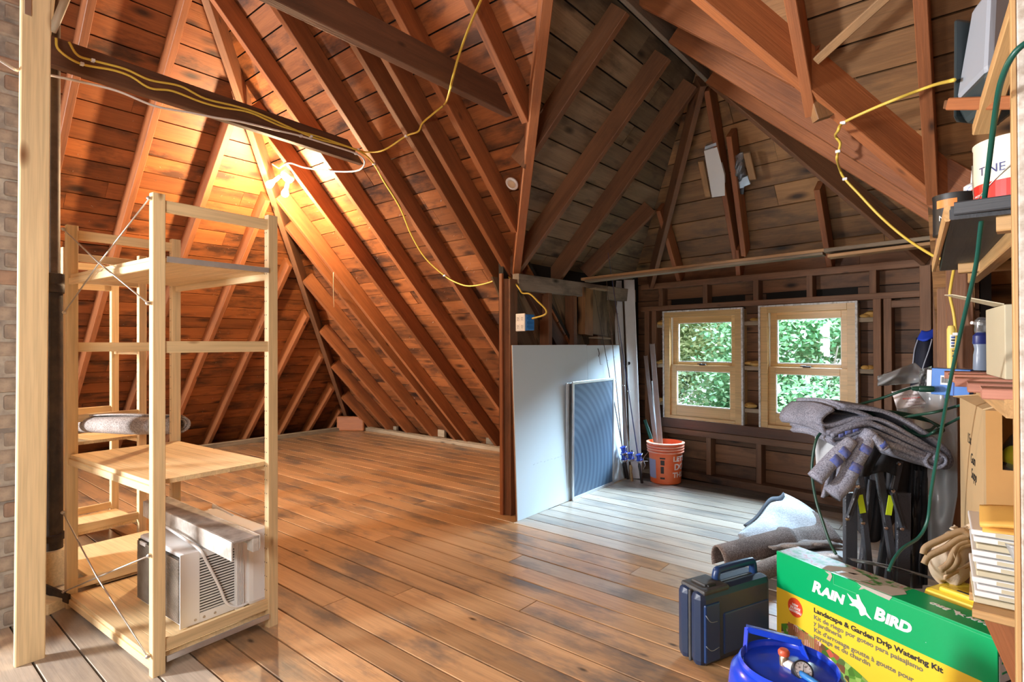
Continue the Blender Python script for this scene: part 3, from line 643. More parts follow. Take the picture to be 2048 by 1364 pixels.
# carpet roll lying across both shelf units
M['felt'] = felt('grey_carpet_felt', (.34, .29, .26), (.16, .13, .12), (.50, .46, .43)); M['feltb'] = felt('brown_carpet_felt', (.24, .19, .17), (.11, .085, .075), (.38, .33, .30))
ra, rb_ = Vector((-4.36, .92, .745)), Vector((-3.37, 1.20, .795))
cr_ = thing('carpet_roll', 'rolled grey felt carpet lying across the middle shelves', 'carpet', (ra+rb_)/2)
mwr = frame(ra, rb_-ra, (0, 0, 1)); Lr = (rb_-ra).length
def spiral(u, v):
    a = v*2*math.pi*2.6 - 1.9; r_ = .030 + .038*v + .004*math.sin(9*u+3*v); return (u*Lr + .03*math.sin(4*v), r_*math.cos(a)*1.15, r_*math.sin(a)*.85)
sheet('roll', spiral, 14, 60, M['felt'], cr_, th=.007, mw=mwr)
sheet('loose_flap', lambda u, v: (-.02 + .22*u - .10*v*v*(1-u), -.05 - .05*v - .02*v*v, .01 - .075*math.sin(1.6*v) + .10*(1-u)*v*(v-.6)), 8, 10, M['felt'], cr_, th=.006, mw=mwr)
# ------------------------------------------------------------------ window air conditioner on the bottom shelf
M['ac'] = plain('white_plastic', (.80, .80, .80), .35, noise=.12, nscale=5, c2=(.62, .60, .56)); M['fin'] = plain('dusty_fins', (.34, .28, .22), .6, .3, noise=.6, nscale=9, c2=(.10, .08, .06)); M['acdark'] = plain('dark_grille', (.035, .028, .018), .7)
AO = Vector((-2.522, .905, .065)); ac = thing('air_conditioner', 'white window air conditioner with dark louvred side on the bottom pine shelf', 'air conditioner', AO)
AM = Matrix.Translation(AO) @ Matrix.Rotation(math.radians(3), 4, 'Z')                # local: -x into the width, y along the length, z up
def abox(name, x0, x1, y0, y1, z0, z1, mat, par=ac, bev=.003): return mobj(name, boxv(x0, x1, y0, y1, z0, z1), BF, mat, par, AM, bev=bev)
body = abox('cabinet', -.44, -.006, .012, .262, .0, .30, M['ac'], bev=.008)
cs = abox('coil_panel', -.432, -.012, .004, .012, .018, .285, M['acdark'], bev=0)
v, f = [], []
for k in range(44):
    z = .022 + k*.0059; i = len(v); v += boxv(-.430, -.014, -.002, .006, z, z+.0028); f += [tuple(i+q for q in p) for p in BF]
tag(mobj('fins', v, f, M['fin'], cs, AM), kind='stuff')
L0, L1 = .078, .235
abox('side_skin', -.006, 0., .0, L0, .0, .302, M['ac'], bev=.002); abox('side_skin', -.006, 0., L1, .262, .0, .302, M['ac'], bev=.002)
abox('side_skin', -.006, 0., L0, L1, .0, .04, M['ac'], bev=.001); abox('side_skin', -.006, 0., L0, L1, .272, .302, M['ac'], bev=.001)
gl_ = abox('louvre_recess', -.008, -.0052, L0-.003, L1+.003, .037, .274, M['acdark'], bev=0)
for k in range(20): mobj('louvre', boxv(-.006, .0, L0, L1, 0, .005), BF, M['ac'], gl_, AM @ Matrix.Translation((0, 0, .045 + k*.0118)))
bz = abox('front_bezel', -.475, .030, .272, .378, -.002, .335, M['ac'], bev=.022)
abox('bezel_joint', -.46, .012, .260, .274, .004, .318, M['ac'], bz, bev=.002); abox('latch', .028, .033, .340, .353, .12, .16, M['ac'], bz, bev=.001)
for z in (.05, .30): lathe('screw', [(.001, 0), (.004, 0), (.003, .002), (.001, .002)], M['metal'], bz, AM @ Matrix.Translation((.030, .36, z)) @ Matrix.Rotation(1.57, 4, 'Y'), seg=8)
ap = abox('accordion_frame', -.0, .016, .222, .258, .0, .30, M['ac'], bev=.002)
for k in range(5): abox('pleat', .016, .021, .225 + k*.0068, .2282 + k*.0068, .01, .29, M['ac'], ap, bev=0)
abox('name_label', -.40, -.34, -.0025, .004, .268, .283, M['white'], cs, bev=0)
for y in (.04, .075, .12): lathe('foot_bolt', [(.001, 0), (.006, 0), (.004, .003), (.001, .003)], M['metal'], body, AM @ Matrix.Translation((.0, y+.02, .018)) @ Matrix.Rotation(1.57, 4, 'Y'), seg=10)
hb = thing('sash_bracket', 'small white plastic rail on top of the air conditioner', 'rail', fl(442, 1026, .385))
p0, p1 = fl(422, 1018, .384), fl(463, 1040, .384); bar('rail_base', p0, p1, .03, .006, M['ac'], hb, c=.001); bar('rail_rib', p0+Vector((-.01, .012, .012)), p1+Vector((-.01, .012, .012)), .006, .022, M['ac'], hb, c=.001)
# dirty white channel
M['dirtyw'] = plain('dirty_white_plastic', (.74, .70, .64), .5, noise=.85, nscale=11, c2=(.30, .26, .22)); M['grime'] = plain('grey_grime', (.24, .21, .18), .6, noise=.8, nscale=9, c2=(.55, .50, .45))
c0, c1_ = fl(332, 1006, .45), fl(492, 1077, .45)
dw = (c1_-c0).normalized(); cm = frame(c0 - dw*.12 - Vector((0, 0, .001)), dw, (0, 0, 1)); Lc = (c1_-c0).length + .13
chn = thing('plastic_channel', 'grimy white plastic channel lying across the air conditioner', 'channel', c0)
mobj('web', boxv(0, Lc, -.055, .05, -.004, .004), BF, M['grime'], chn, cm, bev=.002)
mobj('flange', boxv(0, Lc, -.062, -.055, -.072, .004), BF, M['dirtyw'], chn, cm, bev=.003); mobj('flange', boxv(0, Lc, .05, .056, -.055, .004), BF, M['dirtyw'], chn, cm, bev=.003)
mobj('end_block', boxv(Lc-.05, Lc, .022, .05, -.06, -.004), BF, M['dirtyw'], chn, cm, bev=.004)
o = tube('power_cord', [fl(330, 1052, .40), fl(365, 1075, .395), AM @ Vector((.0, .075, .308)), AM @ Vector((.012, .10, .25)), AM @ Vector((.016, .15, .13)), AM @ Vector((.016, .18, .05)), AM @ Vector((.02, .22, .018)), AM @ Vector((.016, .27, .014)), AM @ Vector((.012, .30, .022))], .006, M['ac'], ac, n=8)
# ================================================================== post, chimney, iron pipe
pw = thing('timber_post', 'new pale pine board post with brown knots at the picture edge', 'post', (-2.85, .49, 0))
pa, pb = Vector((-2.855, .488, 0)), Vector((-2.830, .502, 3.02))
bar('board', pa, pb, .092, .030, M['pine'], pw, up=(1, 0, 0), c=.004)
bar('metal_strap', onx(56, 30, -2.812), onx(56, -40, -2.812), .02, .003, M['metal'], pw, up=(1, 0, 0), c=.0005)
M['brick'] = plain('old_brick', (.43, .355, .285), .9, noise=.9, nscale=13, c2=(.20, .17, .15), bump=.9, bscale=40); M['brickr'] = plain('red_old_brick', (.42, .28, .20), .9, noise=.8, nscale=15, c2=(.22, .16, .13), bump=.9, bscale=40)
M['mortar'] = plain('rough_mortar', (.50, .46, .40), .95, noise=.9, nscale=10, c2=(.20, .18, .17), bump=1., bscale=55)
ch = thing('brick_chimney', 'rough brick chimney with smeared grey mortar behind the pine post', 'chimney', (-3.5, .28, 0))
mobj('mortar_core', boxv(-3.70, -3.275, .0, .56, 0, 3.55), BF, M['mortar'], ch)
for k in range(45):
    z = .01 + k*.078; y = .02 - (.11 if k % 2 else 0)
    while y < .56:
        y1 = min(y+.205, .565)
        if y1-y > .04:
            jx, jr = R.uniform(-.008, .010), R.uniform(-.03, .03)
            box('brick', (-3.31+jx, (y+y1)/2, z + R.uniform(-.004, .004)), (.09, y1-y-.014, .064), M['brick'] if R.random() < .8 else M['brickr'], ch, rz=jr, bev=.010)
        y += .222
M['iron'] = plain('rusty_iron', (.035, .028, .024), .6, .4, noise=.8, nscale=12, c2=(.09, .06, .04), bump=.5)
ip = thing('iron_pipe', 'black cast iron vent pipe standing on a wood block behind the post', 'pipe', (-3.70, .72, 0))
lathe('lower_pipe', [(.048, .0), (.046, 1.30), (.046, 1.345)], M['iron'], ip, Matrix.Translation((-3.70, .72, .18)), seg=20)
lathe('coupling', [(.046, 0), (.062, .005), (.062, .035), (.055, .045), (.055, .06), (.062, .07), (.062, .10), (.04, .105)], M['iron'], ip, Matrix.Translation((-3.70, .72, 1.50)), seg=20)
lathe('upper_pipe', [(.034, 0), (.034, 2.4)], plain('worn_iron', (.16, .12, .09), .6, .3, noise=.8, nscale=8, c2=(.04, .03, .025)), ip, Matrix.Translation((-3.70, .72, 1.6)), seg=20)
o = lathe('base_clamp', [(.046, 0), (.06, .004), (.06, .03), (.05, .035)], M['iron'], ip, Matrix.Translation((-3.70, .72, .225)), seg=20)
tag(box('pipe_block', (-3.70, .72, 0), (.14, .13, .18), M['pine'], rz=.1, bev=.004), 'sawn pine block under the iron pipe', 'block')
o = bar('iron_bracket', (-3.56, .60, .09), (-3.27, .70, .05), .012, .045, M['iron']); tag(o, 'black iron strap slanting from the pipe foot to the shelf', 'bracket')
o = box('wood_offcut', (-3.36, .62, 0), (.16, .08, .05), M['pine'], rz=.5); tag(o, 'short pine offcut lying on the floor beside the iron bracket', 'offcut')
o = bar('pine_stud', (-3.45, .60, 2.46), (-3.40, .66, 3.3), .085, .04, M['pine'], up=(1, 0, 0)); tag(o, 'short pine stud rising from the collar tie beside the conduit', 'stud')
o = tube('metal_conduit', [onx(104, 62, -3.3), onx(118, 30, -3.25), onx(138, -20, -3.2), onx(150, -60, -3.2)], .017, plain('painted_conduit', (.50, .44, .34), .5), n=4, seg=12); tag(o, 'slanting beige metal conduit above the cable ends', 'conduit')
lamp('bulb_glow', 'POINT', onmain(550, 402, .36), 95, (1, .72, .42), .035)
# ================================================================== things in the dormer
M['drywall'] = plain('pale_drywall', (.64, .735, .785), .75, noise=.12, nscale=3, c2=(.66, .70, .72)); M['edge'] = plain('brown_board_edge', (.26, .11, .05), .8)
dq = thing('drywall_sheet', 'pale blue white drywall sheet leaning on the dormer cheek post', 'drywall', (-2.5, 3.8, 0))
d0, d1 = Vector((-2.475, 3.03, .001)), Vector((-2.51, 4.62, .001)); dt = Vector((-2.515, 3.015, 1.222)) - d0
dm = frame(d0, d1-d0, dt); Ld = (d1-d0).length; Hd = dt.length
mobj('panel', boxv(0, 1.0, -.0, .007, 0, Hd), BF, M['drywall'], dq, dm, bev=.001); mobj('panel', boxv(1.002, Ld, -.0, .007, 0, Hd-.004), BF, M['drywall'], dq, dm, bev=.001)
mobj('backing', boxv(0, Ld, .007, .016, 0, Hd), BF, M['edge'], dq, dm)
# scuffs on the sheet
tube('scuff', [dm @ Vector(p) for p in ((1.18, -.001, 1.19), (1.20, -.001, 1.15), (1.19, -.001, 1.12))], .004, M['black'], dq, n=3, seg=4)
tube('scuff', [dm @ Vector(p) for p in ((1.20, -.001, 1.12), (1.215, -.001, 1.05), (1.25, -.001, 1.05))], .0012, M['iron'], dq, n=1, seg=4)
for k in range(9): tube('scuff', [dm @ Vector((.20+.045*k, -.0008, .355+.004*(k % 3))), dm @ Vector((.225+.045*k, -.0008, .362-.003*(k % 2)))], .0008, plain('pencil', (.45, .48, .5), .8) if k == 0 else bpy.data.materials['pencil'], dq, n=1, seg=4)
# window screen
sa, sb, st = onx(1143, 1001, -2.40), onx(1226, 967, -2.405), None
sa = fl(1143, 1001); sb = fl(1226, 967)
stl = onx(1130, 766, -2.468)
M['mesh'], nt, b = mk('insect_mesh')
b.inputs['Base Color'].default_value = (.075, .12, .17, 1); b.inputs['Roughness'].default_value = .55; b.inputs['Metallic'].default_value = .2
tc = nd(nt, 'ShaderNodeTexCoord'); wv = nd(nt, 'ShaderNodeTexWave', Scale=90., Distortion=0.); wv2 = nd(nt, 'ShaderNodeTexWave', Scale=90.); wv2.bands_direction = 'Z'
wr = nd(nt, 'ShaderNodeTexWave', Scale=5.2, Distortion=.3); wr.wave_type = 'RINGS'; wr.rings_direction = 'Y'
mpp = nd(nt, 'ShaderNodeMapping'); mpp.inputs['Location'].default_value = (.15, 0, -.25); nt.links.new(tc.outputs['Object'], mpp.inputs[0]); nt.links.new(mpp.outputs[0], wr.inputs[0])
rr_ = ramp(nt, [(.2, (.040, .075, .125)), (.8, (.07, .115, .175))]); nt.links.new(wr.outputs['Fac'], rr_.inputs[0]); nt.links.new(rr_.outputs[0], b.inputs['Base Color'])
M['mesh'].node_tree.nodes['Principled BSDF'].inputs['Metallic'].default_value = 0
sc_ = thing('window_screen', 'aluminium framed insect screen with dark blue mesh leaning on the drywall', 'window screen', (sa+sb)/2)
sm = frame(sa, sb-sa, stl-sa); Ws = (sb-sa).length; Hs = (stl-sa).length
for nm, a in (('frame_side', (0, .022, -.012, .0, 0, Hs)), ('frame_side', (Ws-.022, Ws, -.012, .0, 0, Hs)), ('frame_rail', (.022, Ws-.022, -.012, .0, 0, .024)), ('frame_rail', (.022, Ws-.022, -.012, 0., Hs-.022, Hs))): mobj(nm, boxv(*a), BF, M['alu'], sc_, sm, bev=.002)
mobj('mesh', boxv(.022, Ws-.022, -.007, -.0055, .024, Hs-.022), BF, M['mesh'], sc_, sm)
o = thing('screen_frame', 'second grey screen frame standing behind the insect screen', 'window screen', sa)
sm2 = sm @ Matrix.Translation((-.045, .016, 0))
for a in ((0, .02, 0, .012, 0, Hs-.01), (.024, .04, 0, .012, 0, Hs-.01)): mobj('frame_side', boxv(*a), BF, M['alu'], o, sm2, bev=.002)
mobj('frame_rail', boxv(.04, Ws*.5, 0, .012, Hs-.03, Hs-.012), BF, M['alu'], o, sm2, bev=.002)
# outlet box with yellow feed
M['bluebox'] = plain('blue_plastic', (.03, .20, .55), .4)
ob = thing('outlet_box', 'white four socket outlet plate on a blue box on the dormer post', 'outlet', ony(1042, 645, 3.06))
oc = ony(1042, 645, 3.055); om = frame(oc, (1, -.25, 0), (0, 0, 1))
pl_ = mobj('cover_plate', boxv(-.052, .052, -.008, 0, -.060, .062), BF, M['white'], ob, om, bev=.003)
for a, c in ((-.024, .028), (.024, .028), (-.024, -.028), (.024, -.028)):
    s = mobj('socket', boxv(a-.016, a+.016, -.0095, -.007, c-.018, c+.018), BF, M['white'], pl_, om, bev=.003)
    v, f = [], []
    for q in ((a-.008, a-.0055, c-.002, c+.010), (a+.005, a+.0075, c-.002, c+.008), (a-.003, a+.003, c-.012, c-.007)):
        i = len(v); v += boxv(q[0], q[1], -.0102, -.009, q[2], q[3]); f += [tuple(i+z for z in p) for p in BF]
    tag(mobj('slots', v, f, M['black'], s, om), kind='stuff')
bxx = mobj('box', boxv(-.05, .062, 0, .07, -.055, .055), BF, M['bluebox'], ob, om, bev=.004)
for k in range(4): mobj('rib', boxv(.062, .07, .006, .06, -.05+.028*k, -.038+.028*k), BF, M['bluebox'], bxx, om, bev=.001)
# grey foil scrap and round vent knob on the long slope
kc = onmain(1025, 366, -.125); kn = thing('round_vent', 'small round white vent cap on the boards beside the dormer valley', 'vent', kc)
lathe('rim', [(.026, 0), (.044, .002), (.046, .012), (.036, .02), (.030, .014)], M['white'], kn, frame(kc, (1, 0, 0), -NM), seg=24); lathe('cap', [(.001, .018), (.030, .016), (.030, .010), (.001, .009)], M['alu'], kn, frame(kc, (1, 0, 0), -NM), seg=24)
# hanging cord end
o = tube('pull_string', [onmain(667, 545, .06), onmain(667, 580, .06), onmain(668, 614, .06)], .004, plain('string', (.72, .52, .28), .8), n=3, seg=6); tag(o, 'short beige cord hanging from a rafter beyond the bulbs', 'cord')
# timber ledge across the dormer mouth
M['ledge'] = wood('ledge_timber', (.50, .28, .12), (.30, .15, .06), rough=.65, stain=.5, stainc=(.12, .08, .05), knots=.06)
lg = thing('timber_ledge', 'long rough timber ledge of stacked boards spanning the dormer mouth', 'ledge', (-1.4, 4., 1.76))
bar('board', (-2.56, 4.03, 1.770), (-.38, 4.00, 1.818), .10, .022, M['ledge'], lg); bar('board', (-2.50, 3.99, 1.748), (-.75, 3.965, 1.787), .09, .018, M['trimw'], lg)
bar('board', (-.74, 3.94, 1.800), (-.18, 3.93, 1.812), .08, .024, M['trimw'], lg); bar('board', (-.72, 3.95, 1.764), (-.18, 3.94, 1.782), .10, .02, M['ledge'], lg)
# wooden box hung between the cheek studs
wb_ = thing('wooden_box', 'small weathered wooden box hung between the cheek studs', 'box', onx(1192, 625, -2.6))
b0 = onx(1171, 578, -2.60); b1 = onx(1213, 578, -2.60)
for nm, (xa, xb) in (('side_board', (1170, 1186)), ('front_board', (1186, 1214))):
    q0, q1, q2 = onx(xa, 668, -2.585), onx(xb, 672, -2.585), onx(xa, 574, -2.585)
    quadboard(nm, q0, q2, q2 + (q1-q0), q1, (-1, 0, 0), .07, M['dboard' if nm == 'side_board' else 'dgrey'], wb_)
q0, q1 = onx(1186, 675, -2.57), onx(1213, 677, -2.57); bar('base_strip', q0, q1, .09, .014, M['trimw'], wb_); q0, q1 = onx(1184, 577, -2.57), onx(1212, 581, -2.57); bar('cap_strip', q0, q1, .09, .012, M['trimw'], wb_)
# leaning white boards
M['wpaint'] = plain('aged_white_paint', (.70, .71, .71), .45, noise=.4, nscale=7, c2=(.52, .52, .50))
def lean(name, xb0, xb1, yb, xt0, xt1, yt, vt, th, mat, label, group=None, zb=.002, dy=0.):
    """plank standing on the floor at (xb0..xb1,yb), its head resting near the window wall at depth vt"""
    a, b = fl(xb0, yb, zb), fl(xb1, yb+dy, zb); c = plane(xt0, yt, (NX, NY, 0), DW+vt)
    m = frame(a, b-a, c-a); w = (b-a).length; h = (c-a).length
    t_ = thing(name, label, 'board', a, group)
    mobj('plank', boxv(0, w, 0, th, 0, h), BF, mat, t_, m, bev=.002); return t_, m, w, h
t_, m_, w_, h_ = lean('painted_board', 1241, 1259, 955, 1251, 1268, 562, -.12, .018, M['wpaint'], 'narrower white painted board leaning in the corner, left of its pair')
mobj('bead', boxv(w_-.014, w_-.004, -.006, 0, .0, h_), BF, M['wpaint'], t_, m_, bev=.002)
t_, m_, w_, h_ = lean('painted_board', 1262, 1284, 957, 1270, 1293, 560, -.12, .018, M['wpaint'], 'wider white painted board with a dark hole, leaning in the corner')
mobj('bead', boxv(0, .012, -.006, 0, 0, h_), BF, M['wpaint'], t_, m_, bev=.002); mobj('bead', boxv(w_-.012, w_, -.008, 0, 0, h_), BF, M['wpaint'], t_, m_, bev=.002)
c = m_ @ Vector((.018, -.003, h_*.565)); lathe('hole', [(.001, 0), (.016, 0), (.016, .002), (.001, .002)], M['black'], t_, frame(c, (1, 0, 0), m_.to_3x3() @ Vector((0, -1, 0))), seg=12)
lean('dark_board', 1226, 1250, 948, 1230, 1252, 600, -.03, .014, plain('dark_grey_board', (.055, .055, .06), .6, noise=.5, nscale=20, c2=(.10, .10, .10)), 'dark grey board standing behind the white painted boards')
# bucket
M['orange'] = plain('orange_plastic', (.88, .13, .025), .35, noise=.5, nscale=9, c2=(.80, .25, .10)); M['orim'] = plain('dusty_orange_rim', (.86, .30, .17), .5, noise=.6, nscale=18, c2=(.80, .50, .40))
M['print'] = plain('white_print', (.85, .80, .76), .5, noise=.5, nscale=30, c2=(.85, .35, .2)); M['blackprint'] = plain('black_print', (.03, .015, .012), .5)
bk = thing('bucket', 'dusty orange plastic bucket with white lettering under the dormer window', 'bucket', (-2.17, 4.74, 0)); bm_ = Matrix.Translation((-2.165, 4.735, 0))
RB0, RB1, HB = .132, .152, .36
lathe('shell', [(.001, .0), (RB0-.01, .0), (RB0, .008), (RB1-.004, HB-.02), (RB1-.004, HB), (RB1-.012, HB), (RB0-.008, .012), (.001, .01)], M['orange'], bk, bm_, seg=48, cap=False)
for k, z in enumerate((.27, .295, .318, .345)): lathe('rim_rib', [(RB1-.010, z), (RB1+.006+.002*k, z+.002), (RB1+.008+.002*k, z+.012), (RB1-.006, z+.016)], M['orim'], bk, bm_, seg=48, cap=False)
tube('bail_wire', [bm_ @ Vector((-.155, -.02, .25)), bm_ @ Vector((-.165, -.10, .20)), bm_ @ Vector((-.12, -.155, .16)), bm_ @ Vector((-.145, -.14, .12)), bm_ @ Vector((-.165, -.08, .10))], .003, M['metal'], bk, n=3, seg=6)
def wraptext(name, s, size, mat, parent, base, rad, ang, z, taper=0., sx=1., bold=0., rot=0.):
    """raised lettering bent round an upright cylinder; ang = direction of the text middle"""
    c = bpy.data.curves.new(name, 'FONT'); c.body = s; c.size = size; c.extrude = .0004; c.align_x = 'CENTER'; c.align_y = 'CENTER'; c.offset = bold; c.resolution_u = 3
    o = bpy.data.objects.new('t', c); COL.objects.link(o); dg = bpy.context.evaluated_depsgraph_get(); me = bpy.data.meshes.new_from_object(o.evaluated_get(dg)); bpy.data.objects.remove(o)
    me.name = name; ca, sa_ = math.cos(rot), math.sin(rot)
    for v in me.vertices:
        x, y, d = v.co.x*sx, v.co.y, v.co.z; x, y = x*ca - y*sa_, x*sa_ + y*ca
        rr = rad + taper*(y+z) + d + .0006; a = ang + x/rad; v.co = (rr*math.cos(a), rr*math.sin(a), z+y)
    me.materials.clear(); me.materials.append(mat); q = bpy.data.objects.new(name, me); return link(q, base, parent)
def wrappatch(name, a0, a1, z0, z1, rad, mat, parent, base, taper=0., n=10):
    v, f = [], []
    for i in range(n+1):
        a = a0 + (a1-a0)*i/n
        for z in (z0, z1): rr = rad + taper*z + .0006; v.append((rr*math.cos(a), rr*math.sin(a), z))
    for i in range(n): f.append((2*i, 2*i+2, 2*i+3, 2*i+1))
    return mobj(name, v, f, mat, parent, base)
AC_ = math.atan2(-4.735, 2.165)            # towards the camera
tp = (RB1-RB0)/HB
wraptext('lettering', "LET'S", .062, M['print'], bk, bm_, RB0, AC_+.98, .225, tp, bold=.002); wraptext('lettering', 'DO', .075, M['print'], bk, bm_, RB0, AC_+.98, .155, tp, bold=.002); wraptext('lettering', 'THIS.', .062, M['print'], bk, bm_, RB0, AC_+.98, .085, tp, bold=.002)
wrappatch('label_patch', AC_-1.35, AC_-.62, .05, .215, RB0, plain('faded_blue_label', (.32, .30, .42), .5), bk, bm_, tp)
for z0, z1, a0, a1 in ((.225, .238, -.34, -.02), (.172, .215, -.30, -.06), (.10, .16, -.30, -.10), (.05, .066, -.34, -.05)): wrappatch('small_print', AC_+a0, AC_+a1, z0, z1, RB0, M['blackprint'], bk, bm_, tp, 4)
# aluminium channels and a green spirit level in the bucket
def stick(name, p0, p1, w, h, mat, label, cat='metal channel', ch=True, group=None):
    t_ = thing(name, label, cat, p0, group)
    if ch:
        m = frame(p0, p1-p0, (.6, -1, 0)); L = (p1-p0).length
        mobj('web', boxv(0, L, -w/2, w/2, 0, .0025), BF, mat, t_, m); mobj('flange', boxv(0, L, -w/2, -w/2+.003, 0, h), BF, mat, t_, m); mobj('flange', boxv(0, L, w/2-.003, w/2, 0, h), BF, mat, t_, m)
    else: bar('bar', p0, p1, w, h, mat, t_, up=(.6, -1, 0))
    return t_
kb = lambda dx, dy, z: Vector((-2.165+dx, 4.735+dy, z))
wq = lambda x, y, v: plane(x, y, (NX, NY, 0), DW+v)
stick('aluminium_channel', kb(.0, -.05, .02), wq(1304, 688, -.06), .045, .018, M['alu'], 'tallest bright aluminium channel standing in the orange bucket')
stick('aluminium_channel', kb(-.02, -.08, .02), wq(1291, 712, -.05), .035, .018, M['alu'], 'aluminium channel in the bucket leaning most towards the white boards')
stick('white_strip', kb(-.05, .0, .02), wq(1306, 762, -.12), .028, .012, M['wpaint'], 'short white strip standing upright in the orange bucket', 'strip', False)
stick('green_level', kb(-.02, -.03, .10), wq(1290, 842, -.14), .03, .05, plain('dark_green_metal', (.02, .07, .05), .35, .2), 'short dark green bar tilted in the orange bucket', 'bar', False)
# fishing rods
M['cork'] = plain('cork', (.50, .32, .16), .8, noise=.6, nscale=60); M['rodk'] = plain('black_rod', (.03, .025, .025), .35); M['rodb'] = plain('blue_rod', (.03, .04, .12), .3); M['chrome'] = plain('chrome', (.75, .75, .77), .18, 1.); M['blue'] = plain('blue_anodised', (.03, .06, .35), .25, .6); M['rodbr'] = plain('brown_rod', (.12, .06, .035), .35)
def rod(base, tip, mat, grip, gl, reel, label, ri=.0052):
    t_ = thing('fishing_rod', label, 'fishing rod', base, 'fishing rods leaning in the dormer corner'); d = tip-base; L = d.length; u = d.normalized()
    tube('blank', [base + u*(gl*.9), base + d*.6, tip], ri, mat, t_, n=5, seg=8, rad=[ri, ri*.62, ri*.3])
    lathe('grip', [(.001, 0), (.013, .002), (.012, gl*.4), (.010, gl*.55), (.014, gl*.8), (.008, gl)], grip, t_, frame(base, u.orthogonal(), u), seg=14)
    sd = Vector((.64, -.77, 0))
    for k in range(6):
        q = base + d*(.42+.11*k); rr = .014*(1-.11*k)
        tube('guide', [q + sd*.002, q + sd*(.008+rr) + Vector((rr*.8, rr*.6, 0)), q + sd*(.012+2*rr), q + sd*(.008+rr) - Vector((rr*.8, rr*.6, 0)), q + sd*.002], .0012, M['chrome'], t_, n=3, seg=4)
    if reel:
        c = base + u*reel + sd*.045 ; f = frame(c, (0, 0, 1), sd); ax = frame(c, sd, u)
        bar('reel_foot', base + u*reel, c, .012, .014, M['chrome'], t_, c=.002)
        lathe('spool', [(.001, -.03), (.030, -.03), (.031, -.024), (.022, -.02), (.022, .012), (.031, .016), (.030, .022), (.014, .03), (.001, .031)], M['blue'], t_, ax, seg=20)
        lathe('rotor', [(.001, -.052), (.022, -.05), (.030, -.034), (.028, -.03), (.001, -.03)], M['chrome'], t_, ax, seg=20)
        tube('bail', [ax @ Vector((-.034, 0, -.03)), ax @ Vector((-.036, .012, .012)), ax @ Vector((0, .034, .026)), ax @ Vector((.036, .012, .012)), ax @ Vector((.034, 0, -.03))], .002, M['chrome'], t_, n=4, seg=6)
        cr0 = ax @ Vector((0, .02, -.04)); cr1 = ax @ Vector((0, .07, -.05)); tube('crank', [cr0, cr1, cr1 + u*.02], .003, M['chrome'], t_, n=1, seg=6); lathe('crank_knob', [(.004, 0), (.008, .006), (.008, .024), (.003, .028)], M['black'], t_, frame(cr1, sd, u), seg=10)
tl = lambda x, y: ony(x, y, 4.0)
rod(fl(1284, 966), tl(1216, 505), M['rodb'], M['rodk'], .20, .26, 'fishing rod with long black butt and blue shaft nearest the bucket')
rod(fl(1264, 962), tl(1219, 478), M['rodbr'], M['cork'], .16, .26, 'fishing rod with pale cork butt and blue reel')
rod(fl(1256, 958), onx(1188, 578, -2.53), M['rodk'], M['rodk'], .20, .30, 'thin black fishing rod leaning furthest over the drywall')
rod(fl(1250, 956), tl(1213, 560), M['rodbr'], M['rodk'], .18, .24, 'brown fishing rod standing behind the cork handled one')
# things pinned to the dormer's front slope
def onf(x, y, off=0.): return plane(x, y, (T*NX, T*NY, 1), 3.0 + T*DA + off)
p = [onf(1409, 303, -.05), onf(1448, 298, -.05), onf(1450, 391, -.02), onf(1424, 395, -.02)]
p = [onf(1408, 302, .0), onf(1434, 294, .0), onf(1449, 350, .0), onf(1450, 391, .0), onf(1424, 395, .0)]
fm = thing('foam_panel', 'white foam panel with a torn metal top tucked behind the centre rafter', 'panel', p[4])
nf = NF.copy(); mw = frame(p[4], p[3]-p[4], nf); inv = mw.inverted(); pp = [inv @ q for q in p]
prism('sheet', [(q.x, q.y) for q in pp], .02, M['white'], fm, mw) if abs(pp[0].y) > abs(pp[0].z) else None
ft = [onf(1409, 299), onf(1433, 291), onf(1432, 285), onf(1410, 293)]
quadboard('metal_top', ft[0], ft[1], ft[2], ft[3], NF, .03, M['alu'], fm)
for a, b, w, lab in (((1402, 322), (1416, 392), .045, 'thin wood cleat beside the white foam panel'), ((1494, 305), (1506, 358), .05, 'short yellow pine cleat beside the clear plastic bag')):
    o = bar('wood_cleat', onf(*a, .03), onf(*b, .03), w, .02, M['ledge'], up=NF); tag(o, lab, 'cleat')
M['film'] = clear('clear_film', (.86, .90, .94), .08, 1.4, haze=.22)
pb = thing('plastic_bag', 'crumpled clear plastic bag holding grey metal parts, pinned to the dormer rafter', 'bag', onf(1478, 350))
def bag(u, v):
    q = onf(1463 + 24*u + 12*v*(1-.3*u), 308 + 60*v + 3*math.sin(6*u), .06); b = math.sin(math.pi*u)*math.sin(math.pi*min(1, v*1.1))
    return q - NF*(.05*b + .012*math.sin(13*u+9*v)*b + .010*math.sin(23*v+5*u)) 
sheet('film', bag, 16, 22, M['film'], pb, th=.001)
quadboard('metal_part', onf(1476, 375, .07), onf(1490, 372, .07), onf(1487, 330, .07), onf(1473, 332, .07), -NF, .02, M['alu'], pb); quadboard('metal_part', onf(1489, 371, .05), onf(1502, 366, .05), onf(1496, 350, .05), onf(1485, 354, .05), -NF, .015, M['alu'], pb)
quadboard('dark_part', onf(1476, 386, .07), onf(1488, 387, .07), onf(1490, 362, .07), onf(1473, 360, .07), -NF, .012, plain('dark_tin', (.08, .07, .07), .3, .7), pb)
# cleat nailed on the right valley
q0, q1 = atd(1625, 157, 2.50), atd(1651, 236, 2.50)
o = bar('nailed_block', q0, q1, .095, .05, M['dboard'], up=-FW); tag(o, 'dark end-grain wood block nailed across the right valley rafter', 'block')
